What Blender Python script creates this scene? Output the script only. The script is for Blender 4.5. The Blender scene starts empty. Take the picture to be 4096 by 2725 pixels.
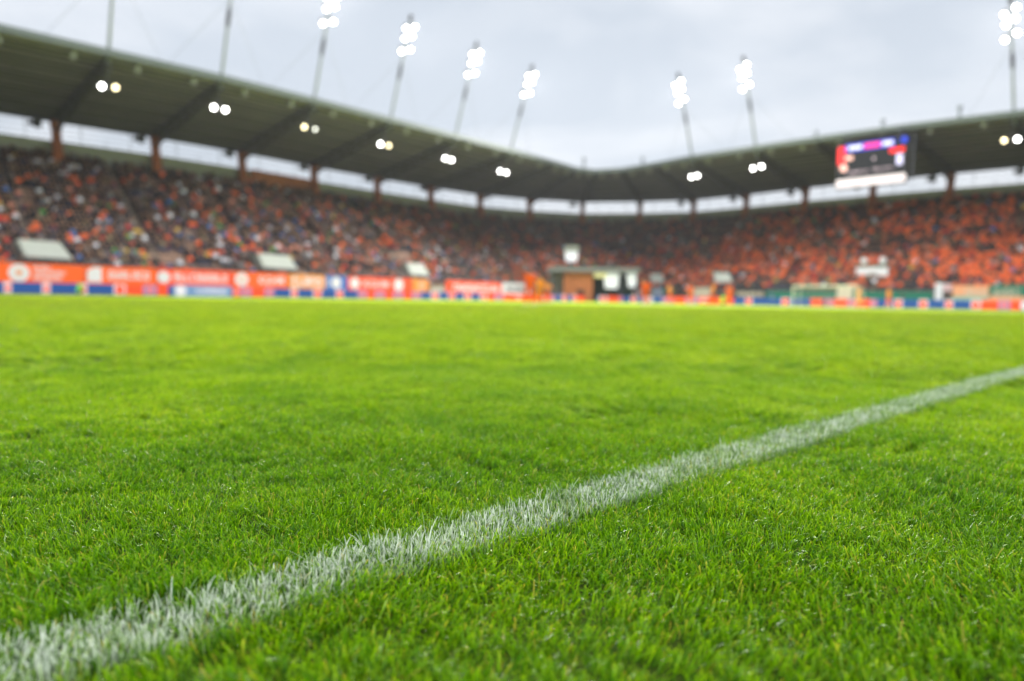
import bpy, math, random
import numpy as np
from mathutils import Vector, Matrix, Euler

R = math.radians
rnd = random.Random(7)
nrs = np.random.RandomState(11)
sc = bpy.context.scene
COL = sc.collection

# ------------------------------------------------------------------ camera
F_PX, IMG_W, IMG_H = 2731.0, 4096.0, 2725.0
CAM_H, CAM_Y, HEAD = 0.40, -0.89, 47.5          # camera height, distance outside the touch line, heading from +X
PITCH_DOWN, ROLL = 3.52, 1.0
cd = bpy.data.cameras.new('camera')
cam = bpy.data.objects.new('camera', cd)
COL.objects.link(cam)
cd.sensor_width = 36.0
cd.lens = 24.0
cd.clip_start = 0.02
cd.clip_end = 3000
cd.dof.use_dof = True
cd.dof.focus_distance = 1.17
cd.dof.aperture_fstop = 1.75
cd.dof.aperture_blades = 0
cam.location = (0, CAM_Y, CAM_H)
cam.rotation_euler = (Matrix.Rotation(R(HEAD - 90), 4, 'Z') @ Matrix.Rotation(R(90 - PITCH_DOWN), 4, 'X')
                      @ Matrix.Rotation(R(ROLL), 4, 'Z')).to_euler()
sc.camera = cam

# ------------------------------------------------------------------ exposure, sky, sun
sc.view_settings.view_transform = 'Standard'
sc.view_settings.look = 'None'
sc.view_settings.exposure = 0.28
sc.view_settings.gamma = 1.0
SUN_EL, SUN_AZ = 50.0, 242.0                     # azimuth counted from +X, behind the camera
w = bpy.data.worlds.new('World')
sc.world = w
w.use_nodes = True
nt = w.node_tree
nt.nodes.clear()
def N(tree, typ, **kw):
    n = tree.nodes.new(typ)
    for k, v in kw.items():
        setattr(n, k, v)
    return n
out = N(nt, 'ShaderNodeOutputWorld')
bg1 = N(nt, 'ShaderNodeBackground')
bg2 = N(nt, 'ShaderNodeBackground')
sky = N(nt, 'ShaderNodeTexSky', sky_type='NISHITA')
sky.sun_disc = False
sky.sun_elevation = R(SUN_EL)
sky.sun_rotation = R(90 - SUN_AZ)
sky.dust_density = 3.0
nt.links.new(sky.outputs[0], bg1.inputs[0])
bg1.inputs[1].default_value = 0.1
tc = N(nt, 'ShaderNodeTexCoord')
sep = N(nt, 'ShaderNodeSeparateXYZ')
nt.links.new(tc.outputs['Generated'], sep.inputs[0])
mp = N(nt, 'ShaderNodeMapping')
mp.inputs['Scale'].default_value = (1.0, 1.0, 2.6)
mp.inputs['Rotation'].default_value = (0.1, 0.25, 0.0)
nt.links.new(tc.outputs['Generated'], mp.inputs[0])
nz = N(nt, 'ShaderNodeTexNoise')
nz.inputs['Scale'].default_value = 2.6
nz.inputs['Detail'].default_value = 5
nz.inputs['Roughness'].default_value = 0.5
nz.inputs['Distortion'].default_value = 0.4
nt.links.new(mp.outputs[0], nz.inputs['Vector'])
cr = N(nt, 'ShaderNodeValToRGB')
cr.color_ramp.elements[0].position = 0.39
cr.color_ramp.elements[0].color = (0.585, 0.635, 0.705, 1)
cr.color_ramp.elements[1].position = 0.60
cr.color_ramp.elements[1].color = (0.775, 0.80, 0.845, 1)
nt.links.new(nz.outputs[0], cr.inputs[0])
hz = N(nt, 'ShaderNodeValToRGB')                 # brighter towards the horizon
hz.color_ramp.elements[0].position = 0.05
hz.color_ramp.elements[0].color = (1.12, 1.12, 1.11, 1)
hz.color_ramp.elements[1].position = 0.48
hz.color_ramp.elements[1].color = (0.90, 0.92, 0.94, 1)
nt.links.new(sep.outputs['Z'], hz.inputs[0])
mul = N(nt, 'ShaderNodeVectorMath', operation='MULTIPLY')
nt.links.new(cr.outputs[0], mul.inputs[0])
nt.links.new(hz.outputs[0], mul.inputs[1])
nt.links.new(mul.outputs[0], bg2.inputs[0])
bg2.inputs[1].default_value = 1.0
mixs = N(nt, 'ShaderNodeMixShader')
mixs.inputs[0].default_value = 0.93
nt.links.new(bg1.outputs[0], mixs.inputs[1])
nt.links.new(bg2.outputs[0], mixs.inputs[2])
nt.links.new(mixs.outputs[0], out.inputs[0])

ld = bpy.data.lights.new('sun', 'SUN')
ld.energy = 1.4
ld.angle = R(14)
ld.color = (1.0, 0.97, 0.90)
sun = bpy.data.objects.new('sun', ld)
COL.objects.link(sun)
sdir = Vector((math.cos(R(SUN_EL)) * math.cos(R(SUN_AZ)), math.cos(R(SUN_EL)) * math.sin(R(SUN_AZ)), math.sin(R(SUN_EL))))
sun.rotation_euler = sdir.to_track_quat('Z', 'Y').to_euler()
sun.location = (0, 0, 60)

# ------------------------------------------------------------------ materials
def mat(name, col, rough=0.6, spec=0.4, metal=0.0, emis=None, es=0.0, noise=0.0, nscale=4.0):
    m = bpy.data.materials.new(name)
    m.use_nodes = True
    t = m.node_tree
    b = t.nodes['Principled BSDF']
    b.inputs['Base Color'].default_value = (*col, 1)
    b.inputs['Roughness'].default_value = rough
    b.inputs['Specular IOR Level'].default_value = spec
    b.inputs['Metallic'].default_value = metal
    if emis:
        b.inputs['Emission Color'].default_value = (*emis, 1)
        b.inputs['Emission Strength'].default_value = es
    if noise > 0:
        g = N(t, 'ShaderNodeNewGeometry')
        n = N(t, 'ShaderNodeTexNoise')
        n.inputs['Scale'].default_value = nscale
        n.inputs['Detail'].default_value = 4
        t.links.new(g.outputs['Position'], n.inputs['Vector'])
        r = N(t, 'ShaderNodeValToRGB')
        r.color_ramp.elements[0].position = 0.3
        r.color_ramp.elements[0].color = tuple(c * (1 - noise) for c in col) + (1,)
        r.color_ramp.elements[1].position = 0.7
        r.color_ramp.elements[1].color = tuple(min(1, c * (1 + noise)) for c in col) + (1,)
        t.links.new(n.outputs[0], r.inputs[0])
        t.links.new(r.outputs[0], b.inputs['Base Color'])
    return m

def srgb(r, g, b):
    f = lambda c: ((c / 255 + 0.055) / 1.055) ** 2.4 if c > 10 else c / 255 / 12.92
    return (f(r), f(g), f(b))

M = {
    'concrete': mat('concrete', (0.13, 0.11, 0.095), 0.85, noise=0.25, nscale=0.6),
    'aisle': mat('aisle_concrete', (0.36, 0.29, 0.24), 0.85, noise=0.2, nscale=0.7),
    'wallgrey': mat('back_wall_paint', (0.34, 0.35, 0.31), 0.8, noise=0.12, nscale=0.4),
    'wallbrick': mat('orange_wall', (0.42, 0.14, 0.06), 0.8, noise=0.15, nscale=0.6),
    'roof_under': mat('roof_membrane', (0.21, 0.19, 0.36), 0.75, noise=0.12, nscale=0.25),
    'roof_panel': mat('roof_translucent_edge', (0.30, 0.28, 0.44), 0.5, noise=0.1, nscale=0.4),
    'roof_top': mat('roof_top', (0.5, 0.52, 0.5), 0.6),
    'steel': mat('steel_dark', (0.07, 0.07, 0.09), 0.5, metal=0.2),
    'fascia': mat('fascia_green_grey', (0.15, 0.18, 0.16), 0.5),
    'maststeel': mat('mast_steel', (0.33, 0.36, 0.38), 0.45, metal=0.3),
    'column': mat('column_orange', (0.36, 0.105, 0.04), 0.7, noise=0.2, nscale=0.8),
    'black': mat('black_plastic', (0.02, 0.02, 0.022), 0.5),
    'rail': mat('railing_steel', (0.14, 0.15, 0.15), 0.5, metal=0.3),
    'white': mat('white_paint', (0.50, 0.53, 0.49), 0.6, noise=0.05, nscale=1.0),
    'whitecloth': mat('white_cloth', (0.80, 0.80, 0.84), 0.8),
    'grey': mat('grey_metal', (0.42, 0.43, 0.45), 0.5),
    'brick': mat('orange_brick', (0.60, 0.20, 0.07), 0.85, noise=0.2, nscale=1.5),
    'seat': mat('faded_orange_seat', (0.50, 0.31, 0.23), 0.6, noise=0.25, nscale=0.5),
    'seatgreen': mat('green_seat', (0.03, 0.22, 0.14), 0.6, noise=0.15, nscale=0.5),
    'lamp': mat('lamp_glow_white', (1, 1, 1), 0.5, emis=(1.0, 0.99, 0.95), es=15),
    'lampwarm': mat('lamp_glow_warm', (1, 1, 1), 0.5, emis=(1.0, 0.84, 0.48), es=5.5),
    'lampdim': mat('lamp_glow_dim', (1, 1, 1), 0.5, emis=(0.95, 0.95, 0.85), es=3.4),
    'goal': mat('goal_paint', (0.80, 0.78, 0.66), 0.4),
    'net': mat('net_cord', (0.40, 0.40, 0.36), 0.8),
    'dirt': mat('outer_ground', (0.06, 0.08, 0.03), 0.95, noise=0.3, nscale=0.2),
}
def led(name, c, k=0.5):
    return mat(name, tuple(x * 0.5 for x in c), 0.5, 0.3, emis=c, es=k)
LED = {
    'blue': led('led_blue', (0.018, 0.085, 0.33)),
    'orange': led('led_orange_red', (1.0, 0.085, 0.02)),
    'white': led('led_white', (0.74, 0.70, 0.78), 0.6),
    'pink': led('led_pink', (0.85, 0.20, 0.22)),
    'violet': led('led_violet', (0.42, 0.24, 0.45)),
    'paleblue': led('led_pale_blue', (0.18, 0.30, 0.55)),
}
BAN = {
    'orange': mat('banner_orange', (0.92, 0.125, 0.012), 0.6, emis=(0.9, 0.115, 0.01), es=0.18),  # printed banners, no lamp; a faint glow is put into their material
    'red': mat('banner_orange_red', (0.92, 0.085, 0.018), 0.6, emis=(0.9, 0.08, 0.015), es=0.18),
    'amber': mat('banner_amber', (0.95, 0.33, 0.05), 0.6),
    'blue': mat('banner_blue', (0.06, 0.17, 0.52), 0.6),
    'print': mat('banner_white_print', (0.86, 0.84, 0.84), 0.6),
    'pale': mat('banner_pale_orange', (0.9, 0.42, 0.22), 0.6),
    'grey': mat('banner_dark_print', (0.10, 0.11, 0.12), 0.6),
    'green': mat('banner_green', (0.02, 0.19, 0.12), 0.7),
    'cream': mat('banner_cream', (0.75, 0.66, 0.50), 0.7),
    'dark': mat('banner_dark', (0.05, 0.05, 0.045), 0.7),
    'palepink': mat('banner_pale_pink', (0.72, 0.48, 0.50), 0.7),
    'paleblue': mat('banner_pale_blue', (0.45, 0.52, 0.66), 0.7),
}

# ------------------------------------------------------------------ mesh helpers
class MB:
    def __init__(s):
        s.v, s.f, s.m = [], [], []
    def add(s, vs, fs, mi=0):
        o = len(s.v)
        s.v += [tuple(p) for p in vs]
        s.f += [tuple(i + o for i in f) for f in fs]
        s.m += [mi] * len(fs)
    def hexa(s, b, t, mi=0):            # four bottom points, four top points (ccw from above)
        s.add(list(b) + list(t), [(3, 2, 1, 0), (4, 5, 6, 7), (0, 1, 5, 4), (1, 2, 6, 5), (2, 3, 7, 6), (3, 0, 4, 7)], mi)
    def box(s, x0, x1, y0, y1, z0, z1, mi=0):
        s.hexa([(x0, y0, z0), (x1, y0, z0), (x1, y1, z0), (x0, y1, z0)], [(x0, y0, z1), (x1, y0, z1), (x1, y1, z1), (x0, y1, z1)], mi)
    def tube(s, p0, p1, r0, r1=None, n=8, mi=0):
        r1 = r0 if r1 is None else r1
        p0, p1 = Vector(p0), Vector(p1)
        d = (p1 - p0).normalized()
        a = d.orthogonal().normalized()
        b = d.cross(a)
        vs = []
        for p, r in ((p0, r0), (p1, r1)):
            for i in range(n):
                q = 2 * math.pi * i / n
                vs.append(p + (a * math.cos(q) + b * math.sin(q)) * r)
        fs = [(i, (i + 1) % n, n + (i + 1) % n, n + i) for i in range(n)] + [tuple(range(n - 1, -1, -1)), tuple(range(n, 2 * n))]
        s.add(vs, fs, mi)
    def bar(s, p0, p1, wd, ht, mi=0):   # box beam between two points
        p0, p1 = Vector(p0), Vector(p1)
        d = (p1 - p0).normalized()
        up = Vector((0, 0, 1))
        sd = d.cross(up)
        sd = Vector((1, 0, 0)) if sd.length < 1e-4 else sd.normalized()
        u = sd.cross(d)
        a, b = sd * wd / 2, u * ht / 2
        s.hexa([p0 - a - b, p0 + a - b, p1 + a - b, p1 - a - b], [p0 - a + b, p0 + a + b, p1 + a + b, p1 - a + b], mi)
    def build(s, name, mats, root=None, smooth=False):
        me = bpy.data.meshes.new(name)
        o = Vector(root.location) if root is not None else Vector((0, 0, 0))
        me.from_pydata([tuple(Vector(p) - o) for p in s.v], [], s.f)
        for m in (mats if isinstance(mats, (list, tuple)) else [mats]):
            me.materials.append(m)
        me.polygons.foreach_set('material_index', s.m)
        if smooth:
            me.polygons.foreach_set('use_smooth', [True] * len(s.f))
        me.update()
        ob = bpy.data.objects.new(name, me)
        COL.objects.link(ob)
        if root is not None:
            ob.parent = root
        return ob

def tag(o, label=None, cat=None, group=None, kind=None):
    if label and len(label.replace('-', ' ').split()) > 16: print('LONGLABEL', label)
    if label: o['label'] = label
    if cat: o['category'] = cat
    if group: o['group'] = group
    if kind: o['kind'] = kind
    return o
def empty(name, loc=(0, 0, 0), rz=0.0):
    o = bpy.data.objects.new(name, None)
    o.empty_display_size = 0.3
    o.location = loc
    o.rotation_euler = (0, 0, rz)
    COL.objects.link(o)
    return o
def copy_tree(o, parent=None):
    c = o.copy()
    COL.objects.link(c)
    c.parent = parent
    for ch in [x for x in bpy.data.objects if x.parent == o]:
        copy_tree(ch, c)
    return c
def sub(ob, part):                      # make part (built in the same root space) a sub-part of ob
    part.parent = ob
    return part
ORD = ['first', 'second', 'third', 'fourth', 'fifth', 'sixth', 'seventh', 'eighth', 'ninth', 'tenth', 'eleventh', 'twelfth',
       'thirteenth', 'fourteenth', 'fifteenth', 'sixteenth', 'seventeenth', 'eighteenth', 'nineteenth', 'twentieth']
def ordn(i):
    if i < 20: return ORD[i]
    return 'twenty-' + ORD[i - 20] if i < 29 else 'thirtieth' if i == 29 else 'thirty-' + ORD[i - 30]

# where a bearing of the camera meets a line on the ground (surveying the place from the photograph)
def bearing(px):
    return R(HEAD) - math.atan((px - IMG_W / 2) / F_PX)
def on_line(px, poly):
    ph = bearing(px)
    d = Vector((math.cos(ph), math.sin(ph)))
    o = Vector((0, CAM_Y))
    best = None
    for i in range(len(poly) - 1):
        a, b = Vector(poly[i]), Vector(poly[i + 1])
        e = b - a
        den = d.x * e.y - d.y * e.x
        if abs(den) < 1e-9: continue
        q = a - o
        t = (q.x * e.y - q.y * e.x) / den
        s_ = (q.x * d.y - q.y * d.x) / den
        if t > 0 and -1e-4 <= s_ <= 1.0001:
            if best is None or t < best[0]: best = (t, o + d * t)
    return best[1]
CAM_M = cam.rotation_euler.to_matrix()
def sight(px, py, poly):                 # the point seen at a pixel, on the upright surface that stands over a ground line
    d3 = CAM_M @ Vector(((px - IMG_W / 2) / F_PX, -(py - IMG_H / 2) / F_PX, -1))
    d, o = Vector((d3.x, d3.y)), Vector((0, CAM_Y))
    best = None
    for a, b in zip(poly[:-1], poly[1:]):
        a, b = Vector(a), Vector(b)
        e = b - a
        den = d.x * e.y - d.y * e.x
        if abs(den) < 1e-9: continue
        q = a - o
        t = (q.x * e.y - q.y * e.x) / den
        u = (q.x * d.y - q.y * d.x) / den
        if t > 0 and -1e-4 <= u <= 1.0001 and (best is None or t < best): best = t
    return Vector((d3.x * best, CAM_Y + d3.y * best, CAM_H + d3.z * best))
def by_depth(px, dep):
    a = math.atan((px - IMG_W / 2) / F_PX)
    r = dep / math.cos(a)
    return Vector((math.cos(bearing(px)) * r, CAM_Y + math.sin(bearing(px)) * r))

# ------------------------------------------------------------------ ground, pitch sheet
def noise2(x, y, sc_, seed=0):          # smooth value noise for numpy arrays
    r = np.random.RandomState(seed).rand(64, 64)
    x, y = np.asarray(x) / sc_ + 1000, np.asarray(y) / sc_ + 1000
    xi, yi = np.floor(x).astype(int), np.floor(y).astype(int)
    fx, fy = x - xi, y - yi
    fx, fy = fx * fx * (3 - 2 * fx), fy * fy * (3 - 2 * fy)
    g = lambda a, b: r[a % 64, b % 64]
    return (g(xi, yi) * (1 - fx) + g(xi + 1, yi) * fx) * (1 - fy) + (g(xi, yi + 1) * (1 - fx) + g(xi + 1, yi + 1) * fx) * fy

b = MB()
b.add([(-1500, -1500, -0.06), (1500, -1500, -0.06), (1500, 1500, -0.06), (-1500, 1500, -0.06)], [(0, 1, 2, 3)])
tag(b.build('ground', M['dirt']), kind='structure')

def turf_mat(name, bump=True):
    m = bpy.data.materials.new(name)
    m.use_nodes = True
    t = m.node_tree
    bs = t.nodes['Principled BSDF']
    bs.inputs['Roughness'].default_value = 0.9
    bs.inputs['Specular IOR Level'].default_value = 0.1
    g = N(t, 'ShaderNodeNewGeometry')
    n = N(t, 'ShaderNodeTexNoise')
    n.inputs['Scale'].default_value = 0.35
    n.inputs['Detail'].default_value = 6
    n.inputs['Roughness'].default_value = 0.65
    t.links.new(g.outputs['Position'], n.inputs['Vector'])
    r = N(t, 'ShaderNodeValToRGB')
    r.color_ramp.elements[0].position = 0.3
    r.color_ramp.elements[0].color = (0.25, 0.36, 0.014, 1)  # pale far sheet: lit blade tips at a grazing view put into colour
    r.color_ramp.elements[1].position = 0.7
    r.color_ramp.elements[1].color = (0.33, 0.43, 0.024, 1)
    t.links.new(n.outputs[0], r.inputs[0])
    t.links.new(r.outputs[0], bs.inputs['Base Color'])
    return m
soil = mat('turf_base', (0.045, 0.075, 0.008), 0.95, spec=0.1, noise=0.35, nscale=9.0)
b = MB()
b.add([(-90, -60, -0.02), (118, -60, -0.02), (118, 118, -0.02), (-90, 118, -0.02)], [(0, 1, 2, 3)])
tag(b.build('running_strip', mat('strip', (0.10, 0.15, 0.02), 0.9, noise=0.2, nscale=0.4)), kind='structure')
b = MB()                                          # soil under the blades near the camera, plain turf sheet farther off
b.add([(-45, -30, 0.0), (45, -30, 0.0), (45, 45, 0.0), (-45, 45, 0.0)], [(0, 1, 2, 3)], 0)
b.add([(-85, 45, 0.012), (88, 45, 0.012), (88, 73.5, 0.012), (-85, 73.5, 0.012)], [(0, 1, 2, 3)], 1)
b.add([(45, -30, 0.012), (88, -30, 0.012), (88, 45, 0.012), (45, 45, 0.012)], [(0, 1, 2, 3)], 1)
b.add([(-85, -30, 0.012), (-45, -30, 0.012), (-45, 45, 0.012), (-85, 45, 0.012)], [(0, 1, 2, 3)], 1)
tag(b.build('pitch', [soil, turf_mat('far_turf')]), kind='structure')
# far markings, thin sheets of paint on the turf
b = MB()
paint = mat('line_paint', (0.62, 0.68, 0.60), 0.8, noise=0.12, nscale=6)
b.box(-27, 80.3, 67.94, 68.06, 0.014, 0.018)
b.box(80.24, 80.36, 0.07, 67.93, 0.014, 0.018)
b.box(63.8, 63.92, 13.15, 53.45, 0.014, 0.018)
b.box(63.93, 80.23, 13.15, 13.27, 0.014, 0.018)
b.box(63.93, 80.23, 53.33, 53.45, 0.014, 0.018)
b.box(74.8, 74.92, 24.15, 42.45, 0.014, 0.018)
tag(b.build('pitch_markings', paint), kind='structure')

# ------------------------------------------------------------------ grass blades
def blade_mat(name, c0, c1, c2, tl, painted=False):
    m = bpy.data.materials.new(name)
    m.use_nodes = True
    t = m.node_tree
    t.nodes.clear()
    o = N(t, 'ShaderNodeOutputMaterial')
    bs = N(t, 'ShaderNodeBsdfPrincipled')
    bs.inputs['Roughness'].default_value = 0.30
    bs.inputs['Specular IOR Level'].default_value = 0.42
    tr = N(t, 'ShaderNodeBsdfTranslucent')
    mx = N(t, 'ShaderNodeMixShader')
    mx.inputs[0].default_value = tl
    at = N(t, 'ShaderNodeAttribute', attribute_name='shade')   # r = random of the blade, g = height along it
    sp = N(t, 'ShaderNodeSeparateColor')
    t.links.new(at.outputs['Color'], sp.inputs[0])
    ramp = N(t, 'ShaderNodeValToRGB')
    e = ramp.color_ramp.elements
    e[0].position = 0.0; e[0].color = (*c0, 1)
    e[1].position = 0.955; e[1].color = (*c1, 1)
    k = e.new(0.975); k.color = (*c2, 1)
    t.links.new(sp.outputs[0], ramp.inputs[0])
    # broad patches: deeper blue-green against yellow-green
    g = N(t, 'ShaderNodeNewGeometry')
    n1 = N(t, 'ShaderNodeTexNoise')
    n1.inputs['Scale'].default_value = 2.2
    n1.inputs['Detail'].default_value = 3
    t.links.new(g.outputs['Position'], n1.inputs['Vector'])
    r1 = N(t, 'ShaderNodeValToRGB')
    r1.color_ramp.elements[0].position = 0.36
    r1.color_ramp.elements[0].color = (0.84, 0.90, 1.05, 1)
    r1.color_ramp.elements[1].position = 0.66
    r1.color_ramp.elements[1].color = (1.22, 1.10, 0.85, 1)
    t.links.new(n1.outputs[0], r1.inputs[0])
    n3 = N(t, 'ShaderNodeTexNoise')                  # worn and lusher areas a few steps wide
    n3.inputs['Scale'].default_value = 0.55
    n3.inputs['Detail'].default_value = 4
    t.links.new(g.outputs['Position'], n3.inputs['Vector'])
    r3 = N(t, 'ShaderNodeValToRGB')
    r3.color_ramp.elements[0].position = 0.35
    r3.color_ramp.elements[0].color = (0.91, 0.94, 0.98, 1)
    r3.color_ramp.elements[1].position = 0.65
    r3.color_ramp.elements[1].color = (1.09, 1.07, 1.0, 1)
    t.links.new(n3.outputs[0], r3.inputs[0])
    mu0 = N(t, 'ShaderNodeVectorMath', operation='MULTIPLY')
    t.links.new(r1.outputs[0], mu0.inputs[0])
    t.links.new(r3.outputs[0], mu0.inputs[1])
    mu = N(t, 'ShaderNodeVectorMath', operation='MULTIPLY')
    t.links.new(ramp.outputs[0], mu.inputs[0])
    t.links.new(mu0.outputs[0], mu.inputs[1])
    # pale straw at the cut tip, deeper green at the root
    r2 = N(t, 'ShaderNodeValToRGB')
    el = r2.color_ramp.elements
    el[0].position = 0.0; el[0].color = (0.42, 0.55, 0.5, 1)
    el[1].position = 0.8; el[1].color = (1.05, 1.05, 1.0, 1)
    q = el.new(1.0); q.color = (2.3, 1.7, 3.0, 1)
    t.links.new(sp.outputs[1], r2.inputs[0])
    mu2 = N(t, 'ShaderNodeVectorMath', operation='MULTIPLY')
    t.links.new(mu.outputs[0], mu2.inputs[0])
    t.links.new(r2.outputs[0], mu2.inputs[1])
    col = mu2.outputs[0]
    if painted:
        wm = N(t, 'ShaderNodeMix', data_type='RGBA')
        t.links.new(sp.outputs[2], wm.inputs[0])
        t.links.new(col, wm.inputs[6])
        wm.inputs[7].default_value = (0.84, 0.91, 0.82, 1)
        col = wm.outputs[2]
    t.links.new(col, bs.inputs['Base Color'])
    br = N(t, 'ShaderNodeVectorMath', operation='MULTIPLY')
    br.inputs[1].default_value = (1.5, 1.45, 0.9) if not painted else (0.9, 0.9, 0.9)
    t.links.new(col, br.inputs[0])
    t.links.new(br.outputs[0], tr.inputs[0])
    t.links.new(bs.outputs[0], mx.inputs[1])
    t.links.new(tr.outputs[0], mx.inputs[2])
    t.links.new(mx.outputs[0], o.inputs[0])
    return m
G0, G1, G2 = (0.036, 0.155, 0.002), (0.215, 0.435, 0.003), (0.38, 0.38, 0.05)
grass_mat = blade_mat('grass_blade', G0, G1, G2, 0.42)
mid_mat = blade_mat('grass_blade_mid', (0.110, 0.28, 0.003), (0.345, 0.515, 0.005), G2, 0.45)  # brighter, yellower copies with distance: lit tips at grazing view put into colour
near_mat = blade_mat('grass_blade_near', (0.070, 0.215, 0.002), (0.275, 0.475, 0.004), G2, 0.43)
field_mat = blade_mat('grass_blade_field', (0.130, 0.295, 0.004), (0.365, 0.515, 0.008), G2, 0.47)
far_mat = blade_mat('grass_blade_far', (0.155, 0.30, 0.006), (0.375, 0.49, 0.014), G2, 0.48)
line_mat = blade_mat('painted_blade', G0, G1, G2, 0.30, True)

def LINE(x):                                       # course of the touch line
    return -0.048 + 0.019 * x

def blades_mesh(name, px, py, h, wd, bend, m, white=None):
    """one mesh of curved, flat-cut blades; px,py roots; arrays"""
    n = len(px)
    az = nrs.rand(n) * 2 * math.pi
    fa = nrs.rand(n) * 2 * math.pi                      # the way the blade's face looks
    lx, ly = np.cos(az), np.sin(az)
    sx, sy = np.cos(fa), np.sin(fa)
    ts = (0.0, 0.45, 0.8, 1.0)
    ws = (0.8, 1.0, 0.8, 0.30)
    V = np.zeros((n, 8, 3))
    Cc = np.zeros((n, 8, 4))
    rv = nrs.rand(n)
    for k, (t_, w_) in enumerate(zip(ts, ws)):
        off = bend * t_ ** 1.8
        zz = h * t_ * np.sqrt(np.clip(1 - (off / np.maximum(h, 1e-5)) ** 2 * 0.35, 0.2, 1))
        cx, cy = px + lx * off, py + ly * off
        for j, sg in ((0, -1), (1, 1)):
            V[:, 2 * k + j, 0] = cx + sx * wd * w_ * 0.5 * sg
            V[:, 2 * k + j, 1] = cy + sy * wd * w_ * 0.5 * sg
            V[:, 2 * k + j, 2] = zz + (wd * 0.15 * sg if k == 3 else 0)
            Cc[:, 2 * k + j, 0] = rv
            Cc[:, 2 * k + j, 1] = t_
            Cc[:, 2 * k + j, 2] = 0 if white is None else white * min(1.0, 0.2 + t_ * 1.15)
            Cc[:, 2 * k + j, 3] = 1
    quad = np.array([[0, 1, 3, 2], [2, 3, 5, 4], [4, 5, 7, 6]])
    Fq = (quad[None] + (np.arange(n) * 8)[:, None, None]).reshape(-1, 4)
    me = bpy.data.meshes.new(name)
    me.vertices.add(n * 8)
    me.vertices.foreach_set('co', V.reshape(-1))
    me.loops.add(len(Fq) * 4)
    me.loops.foreach_set('vertex_index', Fq.reshape(-1))
    me.polygons.add(len(Fq))
    me.polygons.foreach_set('loop_start', np.arange(len(Fq)) * 4)
    me.update(calc_edges=True)
    at = me.attributes.new('shade', 'FLOAT_COLOR', 'POINT')
    at.data.foreach_set('color', Cc.reshape(-1))
    me.polygons.foreach_set('use_smooth', np.ones(len(Fq), dtype=bool))
    me.materials.append(m)
    me.update()
    return me

def patch_collection(name, nvar, radius, count, h, wd, bend, gm=None):
    c = bpy.data.collections.new(name)
    for i in range(nvar):
        a = nrs.rand(count) * 2 * math.pi
        r = radius * np.sqrt(nrs.rand(count)) * (0.75 + 0.35 * nrs.rand(count))
        hh = h * (0.55 + 0.55 * nrs.rand(count) ** 1.2) + (nrs.rand(count) > 0.97) * h * 0.35
        ww = wd * (0.6 + 0.7 * nrs.rand(count))
        bb = bend * hh * (0.10 + nrs.rand(count) ** 1.3) * 1.45
        flop = nrs.rand(count) > 0.965
        bb = np.where(flop, hh * 0.95, bb)
        me = blades_mesh(name, r * np.cos(a), r * np.sin(a), hh, ww, bb, gm or grass_mat)
        c.objects.link(bpy.data.objects.new('%s_%02d' % (name, i), me))
    return c

def instance_object(name, pts, rot, scl, idx, coll):
    me = bpy.data.meshes.new(name)
    me.vertices.add(len(pts))
    me.vertices.foreach_set('co', np.asarray(pts, dtype=float).reshape(-1))
    for nm, arr in (('rot', rot), ('scl', scl)):
        a = me.attributes.new(nm, 'FLOAT_VECTOR', 'POINT')
        a.data.foreach_set('vector', np.asarray(arr, dtype=float).reshape(-1))
    a = me.attributes.new('idx', 'INT', 'POINT')
    a.data.foreach_set('value', np.asarray(idx, dtype=np.int32))
    me.update()
    ob = bpy.data.objects.new(name, me)
    COL.objects.link(ob)
    g = bpy.data.node_groups.new(name, 'GeometryNodeTree')
    g.interface.new_socket('Geometry', in_out='INPUT', socket_type='NodeSocketGeometry')
    g.interface.new_socket('Geometry', in_out='OUTPUT', socket_type='NodeSocketGeometry')
    gi, go = N(g, 'NodeGroupInput'), N(g, 'NodeGroupOutput')
    iop = N(g, 'GeometryNodeInstanceOnPoints')
    ci = N(g, 'GeometryNodeCollectionInfo')
    ci.inputs['Collection'].default_value = coll
    ci.inputs['Separate Children'].default_value = True
    ci.inputs['Reset Children'].default_value = True
    def attr(nm, ty):
        n = N(g, 'GeometryNodeInputNamedAttribute', data_type=ty)
        n.inputs['Name'].default_value = nm
        return n.outputs['Attribute']
    e2r = N(g, 'FunctionNodeEulerToRotation')
    g.links.new(attr('rot', 'FLOAT_VECTOR'), e2r.inputs[0])
    g.links.new(gi.outputs[0], iop.inputs['Points'])
    g.links.new(ci.outputs[0], iop.inputs['Instance'])
    iop.inputs['Pick Instance'].default_value = True
    g.links.new(attr('idx', 'INT'), iop.inputs['Instance Index'])
    g.links.new(e2r.outputs[0], iop.inputs['Rotation'])
    g.links.new(attr('scl', 'FLOAT_VECTOR'), iop.inputs['Scale'])
    g.links.new(iop.outputs[0], go.inputs[0])
    md = ob.modifiers.new('scatter', 'NODES')
    md.node_group = g
    return ob

def scatter(spacing, r0, r1, half, jitter=0.95):
    """jittered grid of points in a fan in front of the camera"""
    n = int(r1 / spacing) + 2
    gx, gy = np.meshgrid(np.arange(-n, n) * spacing, np.arange(-n, n) * spacing)
    gx, gy = gx.reshape(-1), gy.reshape(-1)
    gx = gx + (nrs.rand(len(gx)) - 0.5) * spacing * jitter
    gy = gy + (nrs.rand(len(gy)) - 0.5) * spacing * jitter
    d = np.hypot(gx, gy)
    an = (np.arctan2(gy, gx) - R(HEAD) + math.pi) % (2 * math.pi) - math.pi
    dj = d * (1 + 0.34 * (nrs.rand(len(d)) - 0.5))      # zones fade into each other
    k = ((dj >= r0) | (r0 < 0.5)) & (dj < r1) & (np.abs(an) < half)
    if r0 < 0.5:
        k |= (d < 0.9)
    return gx[k], gy[k] + CAM_Y

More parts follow.
